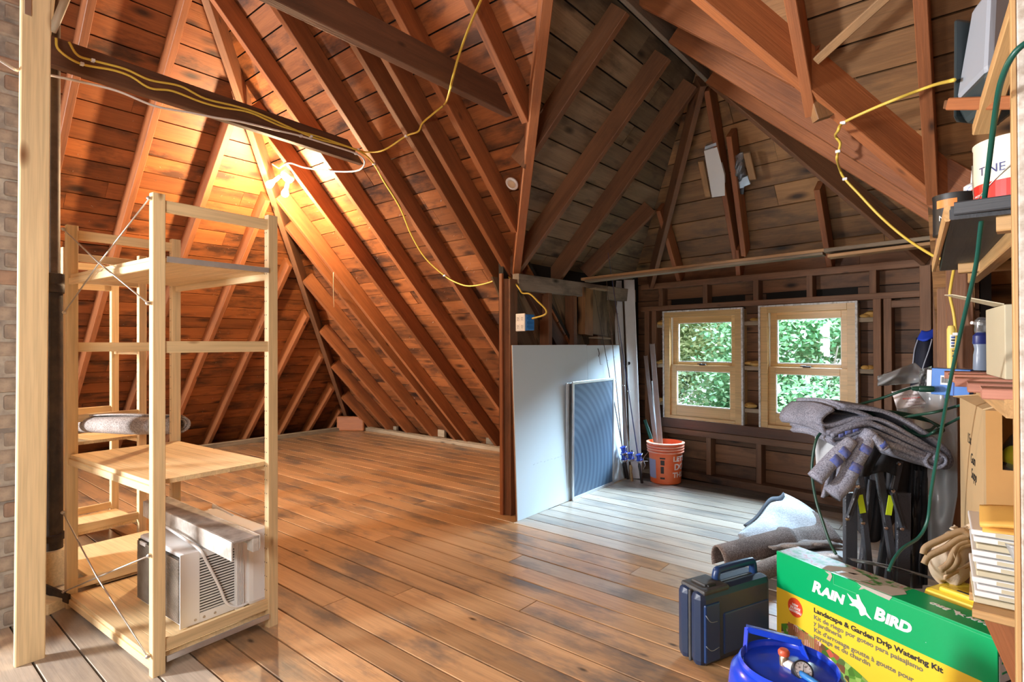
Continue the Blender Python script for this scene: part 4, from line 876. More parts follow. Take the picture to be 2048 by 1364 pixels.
# loose brace high on the long slope
o = bar('brace_strip', onmain(1632, 122, -.05), onmain(1775, -8, -.05), .035, .02, M['ledge'], up=NM); tag(o, 'thin diagonal wood strip across the boards high beside the dormer', 'strip')
# nails poking through the roof boards: far too many to count
v, f = [], []
for k in range(900):
    if k % 2: z = R.uniform(.3, 2.9); a = R.uniform(xleft(z, 1), -2.75); c0 = pm(a, z); n = -NM
    else: z = R.uniform(.3, 2.9); a = R.uniform(.4, ymain(z, 1)); c0 = plf(a, z); n = -NL
    d = (n + Vector((R.gauss(0, .35), R.gauss(0, .35), R.gauss(0, .35)))).normalized(); s1 = d.orthogonal().normalized()*.0016; s2 = d.cross(s1); i = len(v); L = R.uniform(.008, .026)
    v += [c0+s1, c0-s1*.5+s2*.87, c0-s1*.5-s2*.87, c0+d*L]; f += [(i, i+1, i+3), (i+1, i+2, i+3), (i+2, i, i+3)]
tag(mobj('nails', v, f, M['metal'], ceil), kind='stuff')
# ================================================================== clutter on the right
V = atd
RTH = Vector((RT.x, RT.y, 0)).normalized(); FWH = Vector((FW.x, FW.y, 0)).normalized()
def facing(o): return frame(o, RTH, (0, 0, 1))          # x = to the camera's right, y = away from it, z = up
# ---- storage rack
M['dkboard'] = wood('dark_painted_board', (.055, .06, .068), (.028, .03, .035), rough=.55, knots=0, var=.15, stain=.4, stainc=(.09, .09, .1))
M['pink'] = wood('pinkish_lumber', (.50, .22, .15), (.36, .14, .09), rough=.6, knots=.04, var=.12); M['wornpost'] = plain('speckled_old_paint', (.66, .62, .55), .8, noise=.8, nscale=45, c2=(.34, .26, .19))
M['pine2'] = wood('aged_pine', (.60, .36, .15), (.44, .24, .09), rough=.55, knots=.06, var=.1)
rk = thing('storage_rack', 'rough storage rack of dark and pinkish boards at the picture edge', 'rack', (.1, 2.2, 0))
pc = V(2038, 690, 1.10); pc.z = 0
bar('post', pc + Vector((.045, .03, 0)), pc + Vector((.045, .03, 2.9)), .09, .06, M['wornpost'], rk, up=(0, 1, 0)); bar('post_side', pc + Vector((-.004, .03, 0)), pc + Vector((-.004, .03, 2.9)), .008, .06, M['pine2'], rk, up=(0, 1, 0), c=.001)
bar('post', (.36, 2.92, 0), (.36, 2.92, 1.9), .07, .09, M['rafter_d'], rk)
ns = 3
for k in range(4):
    x0 = -.055 + k*.155
    bar('shelf_board', (x0+.075, 1.66 + .01*(k % 2), 1.525), (x0+.005, 2.80, 1.525), .148, .026, M['dkboard'], rk)
bar('front_strip', (-.045, 1.652, 1.536), (.5, 1.62, 1.536), .012, .030, M['dkboard'], rk); bar('side_strip', (-.058, 1.66, 1.529), (-.142, 2.80, 1.529), .012, .038, M['pine2'], rk)
bar('batten', (.03, 1.70, 1.495), (.5, 1.67, 1.495), .05, .034, M['pine2'], rk); bar('batten', (-.06, 2.60, 1.495), (.45, 2.58, 1.495), .05, .034, M['pine2'], rk)
bar('brace', V(2060, 440, 1.28), V(1946, 548, 2.34), .075, .035, M['pine2'], rk, up=(1, 0, 0)); bar('brace', V(2046, 8, 1.34), V(1966, 258, 1.66), .04, .05, M['pine2'], rk, up=(1, 0, 0))
bar('upper_board', V(1926, 208, 1.72), V(2060, 205, 1.50), .10, .035, M['rafter'], rk); bar('upper_board', V(1950, 205, 2.0), V(2080, 200, 1.70), .20, .03, M['rafter_d'], rk)
for x, y in ((0., 1.84), (-.03, 2.06), (-.065, 2.30), (-.09, 2.55), (-.11, 2.78)): bar('slat', (x, y, 1.103), (x+.62, y+.02, 1.103), .115, .026, M['pink'], rk)
bar('low_board', (-.02, 1.98, .508), (.55, 1.95, .508), .09, .022, M['pine2'], rk); bar('low_board', (-.03, 2.20, .508), (.55, 2.2, .508), .28, .022, M['pine2'], rk); bar('low_brace', (.03, 1.97, .50), (.20, 1.97, .05), .035, .06, M['rafter'], rk); bar('low_bearer', (-.04, 2.9, .47), (.2, 1.95, .47), .035, .05, M['rafter_d'], rk); bar('back_bearer', (-.02, 2.55, 1.07), (.6, 2.55, 1.07), .04, .04, M['rafter_d'], rk); bar('slat_bearer', (.06, 1.78, 1.07), (-.02, 2.85, 1.07), .035, .045, M['pine2'], rk)
# ---- grey plastic case at the top
M['gplast'] = plain('pale_grey_plastic', (.36, .40, .46), .35, noise=.15, nscale=6, c2=(.40, .44, .50)); M['dplast'] = plain('dark_green_grey_plastic', (.045, .062, .065), .35)
cb = V(1974, 196, 1.58); ca, cbv = (V(1908, 190, 1.80)-cb), (V(2075, 190, 1.62)-cb); ca.z = 0; cbv.z = 0
gc = thing('plastic_case', 'grey and dark green plastic power unit on the top rack board', 'case', cb)
def casebody(nm, z0, z1, i0, i1, mat, bev):
    def rg(i, z):
        ax, bx = ca.normalized()*i, cbv.normalized()*i
        return [cb + ax + bx + Vector((0, 0, z)), cb + cbv - bx*1 + ax + Vector((0, 0, z)), cb + ca + cbv - ax - bx + Vector((0, 0, z)), cb + ca - ax + bx + Vector((0, 0, z))]
    return mobj(nm, rg(i0, z0) + rg(i1, z1), BF, mat, gc, bev=bev)
casebody('base', 0, .085, .03, -.004, M['dplast'], .018); casebody('cover', .075, .36, .0, .045, M['gplast'], .022)
rim = [cb + ca*q + cbv.normalized()*w + Vector((0, 0, z)) for z, k in ((.02, 0), (.34, .05)) for q, w in ((.93-k, -.012), (1.06-k, .01), (1.06-k, cbv.length), (.93-k, cbv.length))]
mobj('side_rim', rim, BF, M['dplast'], gc, bev=.012)
# ---- paint cans and tubes on the upper shelf
M['cream'] = plain('cream_label', (.76, .71, .55), .35); M['redl'] = plain('red_label', (.70, .03, .02), .35); M['navy'] = plain('navy_print', (.02, .03, .16), .4); M['greyl'] = plain('pale_grey_label', (.58, .58, .60), .4); M['yell'] = plain('yellow_label', (.80, .68, .05), .4); M['bluel'] = plain('blue_label', (.03, .10, .45), .4); M['tin'] = plain('tin', (.5, .5, .5), .3, .9); M['orl'] = plain('orange_label', (.75, .22, .04), .4)
def can(c, r, h, body, label, words):
    t_ = thing('paint_can', label, 'paint can', c); m = Matrix.Translation(Vector(c))
    lathe('can', [(.001, 0), (r, 0), (r*1.015, .004), (r, .008), (r, h-.010), (r*1.02, h-.006), (r*1.02, h), (r*.93, h), (r*.90, h-.008), (.001, h-.008)], body, t_, m, seg=40)
    return t_, m, math.atan2(-c[1], -c[0])
c1 = V(2037, 386, 1.42); c1 = (c1.x, c1.y, 1.540)
t_, m_, a_ = can(c1, .088, .195, M['cream'], 'big cream paint can with a wide red band on the rack shelf', '')
wrappatch('red_band', a_-1.5, a_+1.5, .022, .088, .088, M['redl'], t_, m_, n=24); wrappatch('white_band', a_-1.5, a_+1.5, .003, .022, .088, M['white'], t_, m_, n=24)
wraptext('lettering', 'TINE', .030, M['navy'], t_, m_, .088, a_-.62, .118); wraptext('small_print', 'MATTE SATIN', .007, M['white'], t_, m_, .0884, a_-.95, .060); wraptext('small_print', 'INTERIOR', .007, M['white'], t_, m_, .0884, a_-.95, .045); wraptext('small_print', 'WHITE BASE', .006, M['redl'], t_, m_, .0884, a_-.35, .012)
tube('bail', [m_ @ Vector((.09*math.cos(a_+q), .09*math.sin(a_+q), z)) for q, z in ((-1.5, .15), (-1.2, .055), (-.8, .068), (-.4, .098), (0, .128), (.4, .15))], .0018, M['metal'], t_, n=4, seg=6)
c2 = V(1938, 430, 1.95); c2 = (c2.x, c2.y, 1.540)
t_, m_, a_ = can(c2, .052, .118, M['greyl'], 'small pale grey paint can with a wire loop behind the caulk tube', '')
wraptext('lettering', 'NGTON', .022, M['navy'], t_, m_, .052, a_-.05, .062); wraptext('small_print', 'SPAR AR S', .010, M['iron'], t_, m_, .052, a_, .036); wraptext('small_print', 'SHA', .007, M['orl'], t_, m_, .052, a_-.4, .095)
tube('wire_loop', [m_ @ Vector((q, -.01, z)) for q, z in ((.01, .118), (-.01, .15), (.005, .185), (.03, .18), (.035, .13))], .0016, M['metal'], t_, n=5, seg=6)
c3_ = V(1947, 400, 1.72); c3_ = Vector((c3_.x, c3_.y, 1.540)); t_ = thing('caulk_tube', 'white caulk tube with yellow and blue bands beside the big cream can', 'tube', c3_); m_ = Matrix.Translation(c3_); a_ = math.atan2(-c3_.y, -c3_.x)
lathe('tube', [(.001, 0), (.024, 0), (.024, .165), (.018, .17), (.007, .175), (.004, .22), (.001, .221)], M['white'], t_, m_, seg=24)
wrappatch('blue_band', a_-1.4, a_+1.4, .02, .062, .024, M['bluel'], t_, m_); wrappatch('yellow_band', a_-1.4, a_+1.4, .085, .125, .024, M['yell'], t_, m_); wrappatch('blue_band', a_-1.4, a_+1.4, .062, .085, .024, plain('deep_blue', (.02, .05, .3), .4), t_, m_)
wraptext('lettering', 'PIER', .020, M['white'], t_, m_, .0243, a_, .072)
for k, r_ in enumerate((.016, .010, .005)):
    v = [(.0245*math.cos(a_ + r_*math.cos(q)/.024), .0245*math.sin(a_ + r_*math.cos(q)/.024), .147 + r_*math.sin(q)) for q in [i*.3927 for i in range(16)]]
    mobj('target_mark', [(p[0]*(1+.012*k), p[1]*(1+.012*k), p[2]) for p in v], [tuple(range(16))], (M['bluel'], M['white'], M['redl'])[k], t_, m_)
c4 = (-.055, 2.08, 1.540)
t_, m_, a_ = can(c4, .052, .115, M['black'], 'small black paint can with an orange label at the rack shelf edge', '')
wrappatch('orange_patch', a_-.9, a_+.1, .075, .098, .052, M['orl'], t_, m_); wraptext('lettering', 'NGTO', .022, M['white'], t_, m_, .0525, a_-.15, .045)
# ---- lower shelf: carton, spray bottle
M['card'] = plain('cardboard', (.50, .35, .18), .8, noise=.25, nscale=5, c2=(.42, .27, .13)); M['cardp'] = plain('pale_carton', (.58, .52, .36), .75, noise=.2, nscale=4, c2=(.52, .44, .30)); M['cardo'] = plain('orange_brown_cardboard', (.55, .30, .10), .8, noise=.3, nscale=5, c2=(.44, .22, .07)); M['tape'] = plain('clear_tape', (.62, .56, .44), .25)
cx = thing('carton', 'pale closed carton with tape on the pinkish slats', 'carton', (.16, 2.42, 1.117)); cxm = Matrix.Translation((.055, 2.24, 1.117)) @ Matrix.Rotation(.12, 4, 'Z')
mobj('carton_body', boxv(0, .40, 0, .34, 0, .225), BF, M['cardp'], cx, cxm, bev=.003); mobj('tape', boxv(.09, .15, -.001, .342, .10, .2262), BF, M['tape'], cx, cxm); mobj('flap', [(0, 0, .2255), (0, .17, .228), (-.13, .15, .27), (-.12, .03, .262)], [(0, 1, 2, 3)], M['cardp'], cx, cxm, solid=.003)
sbp = V(1964, 742, 2.25); sb_ = thing('spray_bottle', 'blue grey spray bottle with a clear trigger cap on the pinkish slats', 'bottle', (sbp.x, sbp.y, 1.117)); sm_ = Matrix.Translation((sbp.x, sbp.y, 1.117)) @ Matrix.Rotation(.7, 4, 'Z') @ Matrix.Diagonal((1, .75, 1, 1))
lathe('bottle', [(.001, 0), (.030, 0), (.032, .005), (.030, .06), (.026, .085), (.031, .11), (.030, .135), (.017, .15), (.015, .155)], plain('blue_grey_plastic', (.22, .27, .36), .3), sb_, sm_, seg=24)
lathe('sleeve', [(.0315, .105), (.0325, .108), (.0315, .138), (.018, .152)], M['navy'], sb_, sm_, seg=24)
M['clearp'] = clear('clear_cap', (.85, .87, .88), .1, 1.5, haze=.25)
lathe('cap', [(.024, .150), (.026, .16), (.024, .20), (.012, .212), (.001, .213)], M['clearp'], sb_, sm_, seg=20); bar('trigger', sm_ @ Vector((0, 0, .185)), sm_ @ Vector((-.04, 0, .19)), .014, .012, M['white'], sb_)
# ---- open carton, white panels, envelope
bx2 = thing('open_carton', 'brown open carton holding a bag of yellow green stuff on the lowest rack board', 'carton', (.1, 2.4, .52)); m2 = Matrix.Translation((.004, 2.26, .521)) @ Matrix.Rotation(.15, 4, 'Z')
BW, BD, BH = .42, .44, .50
mobj('side', boxv(0, .006, 0, BD, 0, BH), BF, M['card'], bx2, m2); mobj('side', boxv(BW-.006, BW, 0, BD, 0, BH), BF, M['card'], bx2, m2); mobj('back', boxv(.006, BW-.006, BD-.006, BD, 0, BH), BF, M['cardo'], bx2, m2); mobj('front', boxv(.006, BW-.006, 0, .006, 0, BH-.18), BF, M['cardo'], bx2, m2); mobj('front', boxv(.006, .045, 0, .006, BH-.18, BH), BF, M['cardo'], bx2, m2); mobj('base', boxv(.006, BW-.006, .006, BD-.006, 0, .006), BF, M['card'], bx2, m2)
mobj('inner_shelf', boxv(.006, BW-.006, .006, BD-.006, BH-.205, BH-.197), BF, M['cardo'], bx2, m2)
mobj('flap', [(0, 0, BH), (0, BD, BH), (-.02, BD, BH+.005), (.16, -.02, BH+.07)], [(0, 1, 2, 3)], M['card'], bx2, m2, solid=.004); mobj('flap', [(0, 0, BH), (BW, 0, BH), (BW, -.10, BH+.045), (.10, -.10, BH+.05)], [(0, 1, 2, 3)], M['card'], bx2, m2, solid=.004)
for k, (y, z, s) in enumerate(((.10, .30, 'Gun'), (.09, .25, 'Supp'), (.16, .36, '15x'))):
    text('handwriting', s, .05, M['black'], bx2, m2 @ Matrix(((0, 0, -1, -.0008), (-1, 0, 0, y+.12), (0, 1, 0, z), (0, 0, 0, 1))), ext=.0002, shear=.3)
M['lime'] = plain('yellow_green_stuff', (.52, .62, .03), .5, noise=.6, nscale=14, c2=(.75, .45, .03)); M['film2'] = clear('bag_film', (.90, .92, .94), .08, 1.5, haze=.12)
yb = thing('bag_of_balls', 'clear bag of yellow green balls inside the open carton', 'bag', m2 @ Vector((.13, .10, .306)))
for k, (x, y, z, r_) in enumerate(((.10, .09, .345, .042), (.17, .10, .348, .044), (.13, .16, .345, .042), (.21, .16, .345, .04))): lathe('ball', [(r_*math.sin(q)+.0005, -r_*math.cos(q)) for q in [i*.2618 for i in range(13)]], M['lime'], yb, m2 @ Matrix.Translation((x, y, z)), seg=20)
sheet('film', lambda u, v: m2 @ Vector((.05 + .21*u, .03 + .17*v + .01*math.sin(9*u), .40 + .055*math.sin(3.1*v)*math.sin(3.1*u) - .085*abs(2*u-1)**3 - .085*abs(2*v-1)**3 + .008*math.sin(17*u+11*v))), 18, 14, M['film2'], yb, th=.0008)
PN = 11
for k in range(PN):
    z = .521 + k*.0183
    o = thing('flat_package', 'flat white package, ' + ('topmost', 'second from the top', 'third from the top', 'fourth from the top', 'fifth from the top', 'sixth from the top and midmost', 'fifth from the bottom', 'fourth from the bottom', 'third from the bottom', 'second from the bottom', 'lowest')[PN-1-k] + ' of the stack on the rack', 'package', (.1, 2.05, z), 'stack of flat white packages on the lowest rack board'); mm = Matrix.Translation((-.018 + R.uniform(-.006, .006), 1.985, z)) @ Matrix.Rotation(.04+R.uniform(-.015, .015), 4, 'Z')
    mobj('wrapped_board', boxv(0, .40, 0, .22, 0, .0145), BF, M['white'] if k % 4 else M['cardp'], o, mm, bev=.003); mobj('edge_tape', boxv(.05, .11, -.0008, .0, .002, .012), BF, M['cardp'], o, mm)
M['env'] = plain('manila', (.80, .46, .10), .6, noise=.2, nscale=6, c2=(.70, .36, .07)); ev = thing('envelope', 'orange padded envelope on top of the white panel stack', 'envelope', (.1, 2.05, .724))
sheet('envelope', lambda u, v: (-.005 + .34*u, 1.975 + .23*v, .735 + .018*math.sin(3.1*u)*math.sin(3.1*v) + .02*u + .006*math.sin(7*u)), 12, 8, M['env'], ev, th=.010); sheet('flap', lambda u, v: (.0 + .33*u, 1.970 + .07*v, .733 - .012*(1-v) + .02*u), 8, 4, M['env'], ev, th=.003)
M['bubble'] = clear('bubble_wrap', (.9, .92, .95), .12, 1.6, haze=.45); o = sheet('bubble_wrap', lambda u, v: (.045 + .30*u + .10*v*(1-u), 1.968 - .012*math.sin(5*u+3*v) - .02*v, .70 - .24*v + .006*math.sin(31*u)*math.sin(27*v)), 26, 22, M['bubble'], th=.001); tag(o, 'crumpled bubble wrap hanging over the white panel stack', 'bubble wrap')
# ---- yellow cable down the post, yellow caulk tube, green cord
cable('yellow_cable', [V(1908, 160, 1.75)] + [onmain(x, y, o_) for x, y, o_ in ((1862, 172, .10), (1790, 199, .10), (1735, 222, .06), (1686, 246, .06), (1676, 262, .09))] + [ony(x, y, 3.06) for x, y in ((1671, 272), (1680, 285), (1679, 296), (1676, 306), (1674, 318))] + [ony(x, y, 3.3) for x, y in ((1680, 340), (1690, 358), (1720, 390), (1760, 432), (1810, 475))] + [ony(x, y, 3.12) for x, y in ((1868, 512), (1896, 520))], .0065, M['ycable'], 'yellow cable from the plastic power unit down over the dormer rafters', [onmain(1686, 246, .06), ony(1676, 303, 3.06), ony(1690, 358, 3.3)])
cable('yellow_cable', [V(1911, 500, 2.600), V(1909, 530, 2.590), V(1902, 570, 2.580), V(1900, 592, 2.580), V(1907, 625, 2.580), V(1911, 660, 2.570), V(1912, 700, 2.560), V(1909, 738, 2.560), V(1903, 748, 2.550), V(1910, 762, 2.1), V(1940, 770, 1.9), V(1965, 778, 1.82)], .0065, M['ycable'], 'yellow cable hanging down the dormer corner post to the slats', [V(1910, 668, 2.565)])
yt = thing('yellow_tube', 'yellow printed tube hanging on the dormer corner post', 'tube', V(1904, 740, 2.570)); yz0, yz1 = V(1903, 738, 2.580), V(1905, 650, 2.580); mY = frame(yz0, RTH, yz1-yz0); LY_ = (yz1-yz0).length
lathe('tube', [(.001, 0), (.016, .004), (.017, .02), (.017, LY_-.02), (.012, LY_-.004), (.001, LY_)], plain('yellow_sleeve', (.80, .62, .16), .45), yt, mY, seg=18); wrappatch('label', -2.5, -.7, LY_*.48, LY_*.78, .0172, M['white'], yt, mY)
for k in range(4): wrappatch('print_line', -2.3, -.9, LY_*(.51+.065*k), LY_*(.54+.065*k), .0176, M['bluel'] if k % 2 else M['black'], yt, mY)
wraptext('lettering', 'CABLE', .022, M['navy'], yt, mY, .0174, -1.57, LY_*.28, rot=1.57)
M['gcord'] = plain('green_cord', (.008, .085, .062), .35); M['gcord2'] = plain('dark_green_cord', (.008, .05, .032), .4)
def gc_(name, pts, r, label, mat='gcord2'): o = tube(name, pts, r, M[mat], n=8, seg=8); return tag(o, label, 'cord')
gc_('extension_cord', [V(*p) for p in ((2075, 70, 1.02), (2030, 105, 1.04), (2003, 160, 1.08), (1990, 230, 1.14), (1975, 350, 1.24), (1962, 450, 1.33), (1951, 535, 1.42), (1927, 640, 1.56), (1905, 740, 1.70), (1890, 820, 1.82), (1876, 900, 1.92), (1862, 985, 1.98), (1855, 1040, 2.0), (1838, 1074, 1.99), (1806, 1096, 1.95), (1788, 1118, 1.92), (1777, 1142, 1.90))], .0055, 'thick green cord hanging from the rack post down to the green box', 'gcord')
gc_('extension_cord', [V(*p) for p in ((1822, 776, 2.35), (1800, 783, 2.35), (1760, 797, 2.39), (1715, 809, 2.41), (1665, 819, 2.43), (1640, 826, 2.43), (1632, 838, 2.41), (1640, 850, 2.39), (1648, 858, 2.35), (1634, 876, 2.31), (1626, 910, 2.30), (1624, 950, 2.29), (1632, 1000, 2.25), (1646, 1045, 2.21), (1660, 1085, 2.17), (1672, 1108, 2.13))], .0055, 'green cord with a plug looping down left of the folded blankets')
gc_('extension_cord', [V(*p) for p in ((1800, 838, 2.33), (1820, 832, 2.29), (1870, 824, 2.18), (1915, 812, 2.2), (1942, 806, 2.05), (1946, 815, 2.05), (1925, 832, 2.15), (1895, 848, 2.35), (1870, 862, 2.23), (1850, 872, 2.29), (1826, 866, 2.33), (1806, 850, 2.35))], .0055, 'green cord looping from the blankets out to the open carton')
co = tube('extension_cord', [V(1740 + 70*(1+.12*k)*math.cos(.55*q) + 60, 842 + 3.2*k + 17*math.sin(.55*q) + 10*math.cos(.55*q), 2.39 - .06*math.sin(.55*q)) for k in range(3) for q in range(0, 11)], .0055, M['gcord2'], n=4, seg=8); tag(co, 'coil of dark green cord lying on top of the folded blankets', 'cord')
pg = tag(lathe('plug', [(.001, 0), (.008, .004), (.011, .02), (.010, .026), (.013, .03), (.013, .07), (.011, .078), (.001, .08)], M['gcord2'], None, frame(V(1822, 777, 2.33), (0, 0, 1), V(1852, 775, 2.31)-V(1822, 777, 2.33)), seg=16), 'dark green cord plug beside the blue box', 'plug')
# ================================================================== folded canopy frame with blankets
M['blk'] = plain('black_hammered_metal', (.045, .048, .058), .24, .0, bump=.5, bscale=220); M['blkfab'] = plain('black_fabric', (.009, .0095, .013), .75, noise=.3, nscale=30, c2=(.035, .036, .045)); M['ylw'] = plain('yellow_sticker', (.62, .80, .02), .5)
DC = 2.46
cf = thing('folded_canopy', 'folded black metal canopy frame with yellow stickers standing under the blankets', 'canopy', fl(1765, 1200))
def cbar(x0, y0, x1, y1, w, d, h=.022, nm='bar', mat='blk', c=.004):
    p, q = V(x0, y0, d), V(x1, y1, d); return bar(nm, p, q, w, h, M[mat], cf, up=-FWH, c=c)
YB = 1165
cbar(1700, 985, 1700, YB, .055, DC-.02, nm='leg'); cbar(1806, 985, 1804, YB+20, .060, DC-.04, nm='leg'); cbar(1838, 940, 1832, YB+10, .05, DC+.14, nm='leg')
cbar(1712, 912, 1724, 985, .030, DC+.0); cbar(1721, 975, 1740, YB-5, .030, DC-.03); cbar(1745, 960, 1722, YB-10, .030, DC+.03)
cbar(1757, 938, 1792, YB-5, .032, DC-.03); cbar(1799, 922, 1784, 988, .028, DC); cbar(1784, 980, 1758, YB-5, .030, DC+.02); cbar(1776, 1060, 1775, YB, .03, DC+.1)
for p in ((1716, 978, 1697, 1036), (1785, 984, 1805, 1056)):
    q = cbar(*p, .020, DC-.055, .02, 'strut'); cbar(p[0], p[1]+5, p[2], p[3]-5, .006, DC-.068, .004, 'groove', 'black')
for x, y in ((1716, 973), (1695, 1038), (1726, 1046), (1772, 1056), (1804, 1058), (1786, 982), (1797, 927)): lathe('bolt', [(.001, 0), (.009, 0), (.007, .005), (.001, .006)], M['chrome'], cf, frame(V(x, y, DC-.06), RTH, -FWH), seg=10)
for x, y in ((1762, 905), (1745, 1000), (1760, 1000)):
    pass
for x0, y0, x1, y1 in ((1719.5, 990, 1726, 1026), (1783, 991, 1777, 1030)): bar('sticker', V(x0, y0, DC-.052), V(x1, y1, DC-.052), .026, .002, M['ylw'], cf, up=-FWH, c=.0005)
sheet('fabric_cover', lambda u, v: V(1722 + 72*u + 3*math.sin(5*v), 880 + 68*v + 5*math.sin(6*u+1)*v, DC - .03 - .03*math.sin(3.14*u) + .012*math.sin(13*u+4*v)), 18, 12, M['blkfab'], cf, th=.006)
sheet('fabric_bundle', lambda u, v: V(1712 + 108*u, 905 + 150*v + 30*math.sin(5*u)*v, DC + .10 + .05*math.sin(7*u+2*v) - .04*math.sin(3.14*u) + .015*math.sin(25*u+3*v)), 30, 16, M['blkfab'], cf, th=.006)
sheet('side_net', lambda u, v: V(1814 + 40*u, 925 + (YB-920)*v, DC + .16 - .05*u + .014*math.sin(19*u+5*v) + .01*math.sin(21*v)), 12, 24, M['blkfab'], cf, th=.006)
# blankets: one long felt folded over and over
M['blanket'] = felt('grey_blanket', (.27, .28, .345), (.13, .135, .175), (.40, .415, .49), 190.); M['bprint'] = plain('blue_blanket_print', (.06, .10, .38), .9, noise=.7, nscale=60, c2=(.22, .22, .30))
DB = 2.30; SCB = DB/FPX
bl_ = thing('moving_blanket', 'stack of folded grey felt blankets on top of the black canopy frame', 'blanket', V(1770, 900, DB))
def bl_layer(nm, pts, depth, th=.014, off=0., wob=0.):
    P = smoothpath([V(x, y, DB+off) for x, y in pts], 5); n = len(P)-1
    return sheet(nm, lambda u, v: P[min(n, round(u*n))] + FWH*(depth*v) + RTH*(wob*math.sin(5*v+3*u)) + Vector((0, 0, .010*math.sin(4*v+6*u))), n, 8, M['blanket'], bl_, th=th)
bl_layer('fold', [(1668, 818), (1650, 832), (1642, 846), (1650, 856), (1675, 852), (1712, 838), (1738, 836), (1745, 832), (1725, 822), (1700, 816), (1676, 814)], .34, .016)
bl_layer('fold', [(1684, 812), (1730, 818), (1775, 828), (1820, 850), (1865, 880), (1893, 905), (1901, 918), (1899, 930), (1886, 936), (1868, 928), (1850, 922), (1880, 918), (1884, 908), (1862, 894), (1800, 868), (1750, 846), (1712, 848), (1675, 862), (1652, 864), (1645, 852)], .36, .016, -.01)
bl_layer('fold', [(1664, 872), (1690, 862), (1735, 850), (1770, 862), (1830, 890), (1868, 906), (1884, 914), (1880, 924), (1862, 918), (1800, 893), (1760, 876), (1732, 866), (1700, 878), (1672, 885), (1663, 878)], .33, .018, -.025)
bl_layer('fold', [(1738, 858), (1760, 872), (1788, 898), (1798, 910), (1830, 918), (1862, 926), (1893, 930), (1903, 918), (1895, 900)], .30, .018, .0)
bl_layer('fold', [(1790, 902), (1812, 914), (1850, 924), (1880, 926), (1890, 916), (1878, 908), (1850, 900)], .30, .016, .02)
bl_layer('fold', [(1655, 866), (1690, 858), (1735, 842), (1772, 848), (1820, 874), (1862, 898), (1880, 906), (1872, 914), (1820, 890), (1775, 868), (1738, 856), (1695, 870), (1662, 878)], .31, .014, -.018)
bl_layer('fold', [(1780, 888), (1810, 902), (1846, 912), (1868, 915)], .30, .016, -.02)
bl_layer('rolled_fold', [(1878 + (5 + 1.9*k)*1.05*math.cos(.75*k + 2.2), 920 + (5 + 1.9*k)*.62*math.sin(.75*k + 2.2)) for k in range(12)], .28, .013, -.03)
for i, (pts, r_, nm) in enumerate(((((1742, 862), (1728, 888), (1705, 930), (1690, 962), (1664, 990)), .034, 'hanging_roll'), (((1704, 880), (1680, 905), (1655, 930), (1630, 958)), .031, 'hanging_roll'), (((1745, 872), (1758, 884), (1768, 896)), .020, 'rolled_end'))):
    P = [V(x, y, DB - .05 - .01*i) for x, y in pts]
    q = tube(nm, P, r_, M['blanket'], bl_, n=5, seg=16, rad=[r_*.75] + [r_]*(len(P)-2) + [r_*1.05])
    for t_, b_ in ((.30, .03), (.52, .035)) if i < 2 else ((.7, .02),):                       # blue printed bands
        k = min(int(t_*(len(P)-1)), len(P)-2); a, b = P[k], P[k+1]; m0 = a.lerp(b, t_*(len(P)-1)-k); d = (b-a).normalized(); rr = r_*1.03
        fr = frame(m0, d, -FWH); v, f = [], []
        for s in range(9):
            g_ = math.radians(20 + 14*s)
            for x_ in (-b_/2, b_/2): v.append((x_, rr*math.cos(g_), rr*math.sin(g_)))
        for s in range(8): f.append((2*s, 2*s+1, 2*s+3, 2*s+2))
        mobj('printed_band', v, f, M['bprint'], q, fr, smooth=True, solid=.001)
sheet('hanging_end', lambda u, v: V(1662 + 26*u - 18*v*(1-u), 935 + 60*v - 20*u, DB + .05 + .02*math.sin(5*u)), 8, 8, M['blanket'], bl_, th=.012)
sheet('hanging_fold', lambda u, v: V(1632 + 60*u, 868 + 62*v - 18*u + 8*math.sin(3*u), DB + .10 + .03*math.sin(4*u+2*v)), 10, 8, plain('pale_blanket', (.50, .52, .54), .95, noise=.4, nscale=40, c2=(.36, .37, .40)), bl_, th=.010)
for (x, y, w, h) in ((1683, 872, 12, 7), (1697, 866, 14, 7), (1712, 862, 13, 6), (1752, 880, 14, 6)):
    sheet('printed_patch', lambda u, v: V(x - w/2 + w*u, y - h/2 + h*v - 3*u, DB - .046), 3, 2, M['bprint'], bl_, th=.001)
# ================================================================== plastic sheet, zip bag, paper, blue box, backpack
M['poly'] = clear('milky_polythene', (.86, .91, .94), .12, 1.2, haze=.88); M['poly2'] = clear('clear_polythene', (.88, .92, .95), .06, 1.6, haze=.45)
ps = sheet('plastic_sheet', lambda u, v: V((1790 + 25*v + 20*v*v)*(1-u) + 1915*u - 4*math.sin(9*v)*u*(1-u)*4 - 60*max(0, v-.72)*u, 742 + 345*v + 40*(1-u)*(1-v)**2 , 2.66 - .16*u + .022*math.sin(7*u+4*v) + .014*math.sin(15*u-6*v) + .008*math.sin(23*v+9*u)), 28, 40, M['poly'], th=.001); tag(ps, 'large milky plastic sheet hanging behind the folded canopy frame', 'plastic sheet')
zb = sheet('clear_bag', lambda u, v: V(1755 + 75*u - 0*v + (1-u)*0 + 42*u*v, 752 - 27*u*(1-v*.0) + (30*v)*(1-.2*u) + 24*u*v*.6 - 10*(1-u)*v, 2.46 + .02*math.sin(8*u+5*v) - .03*math.sin(3.1*u)*math.sin(3.1*v)), 22, 14, M['poly2'], th=.0008); tag(zb, 'pointed clear plastic bag above the green cord plug', 'bag')
pp_ = thing('paper_label', 'crumpled white paper with red print below the green cord plug', 'paper', V(1812, 798, 2.40))
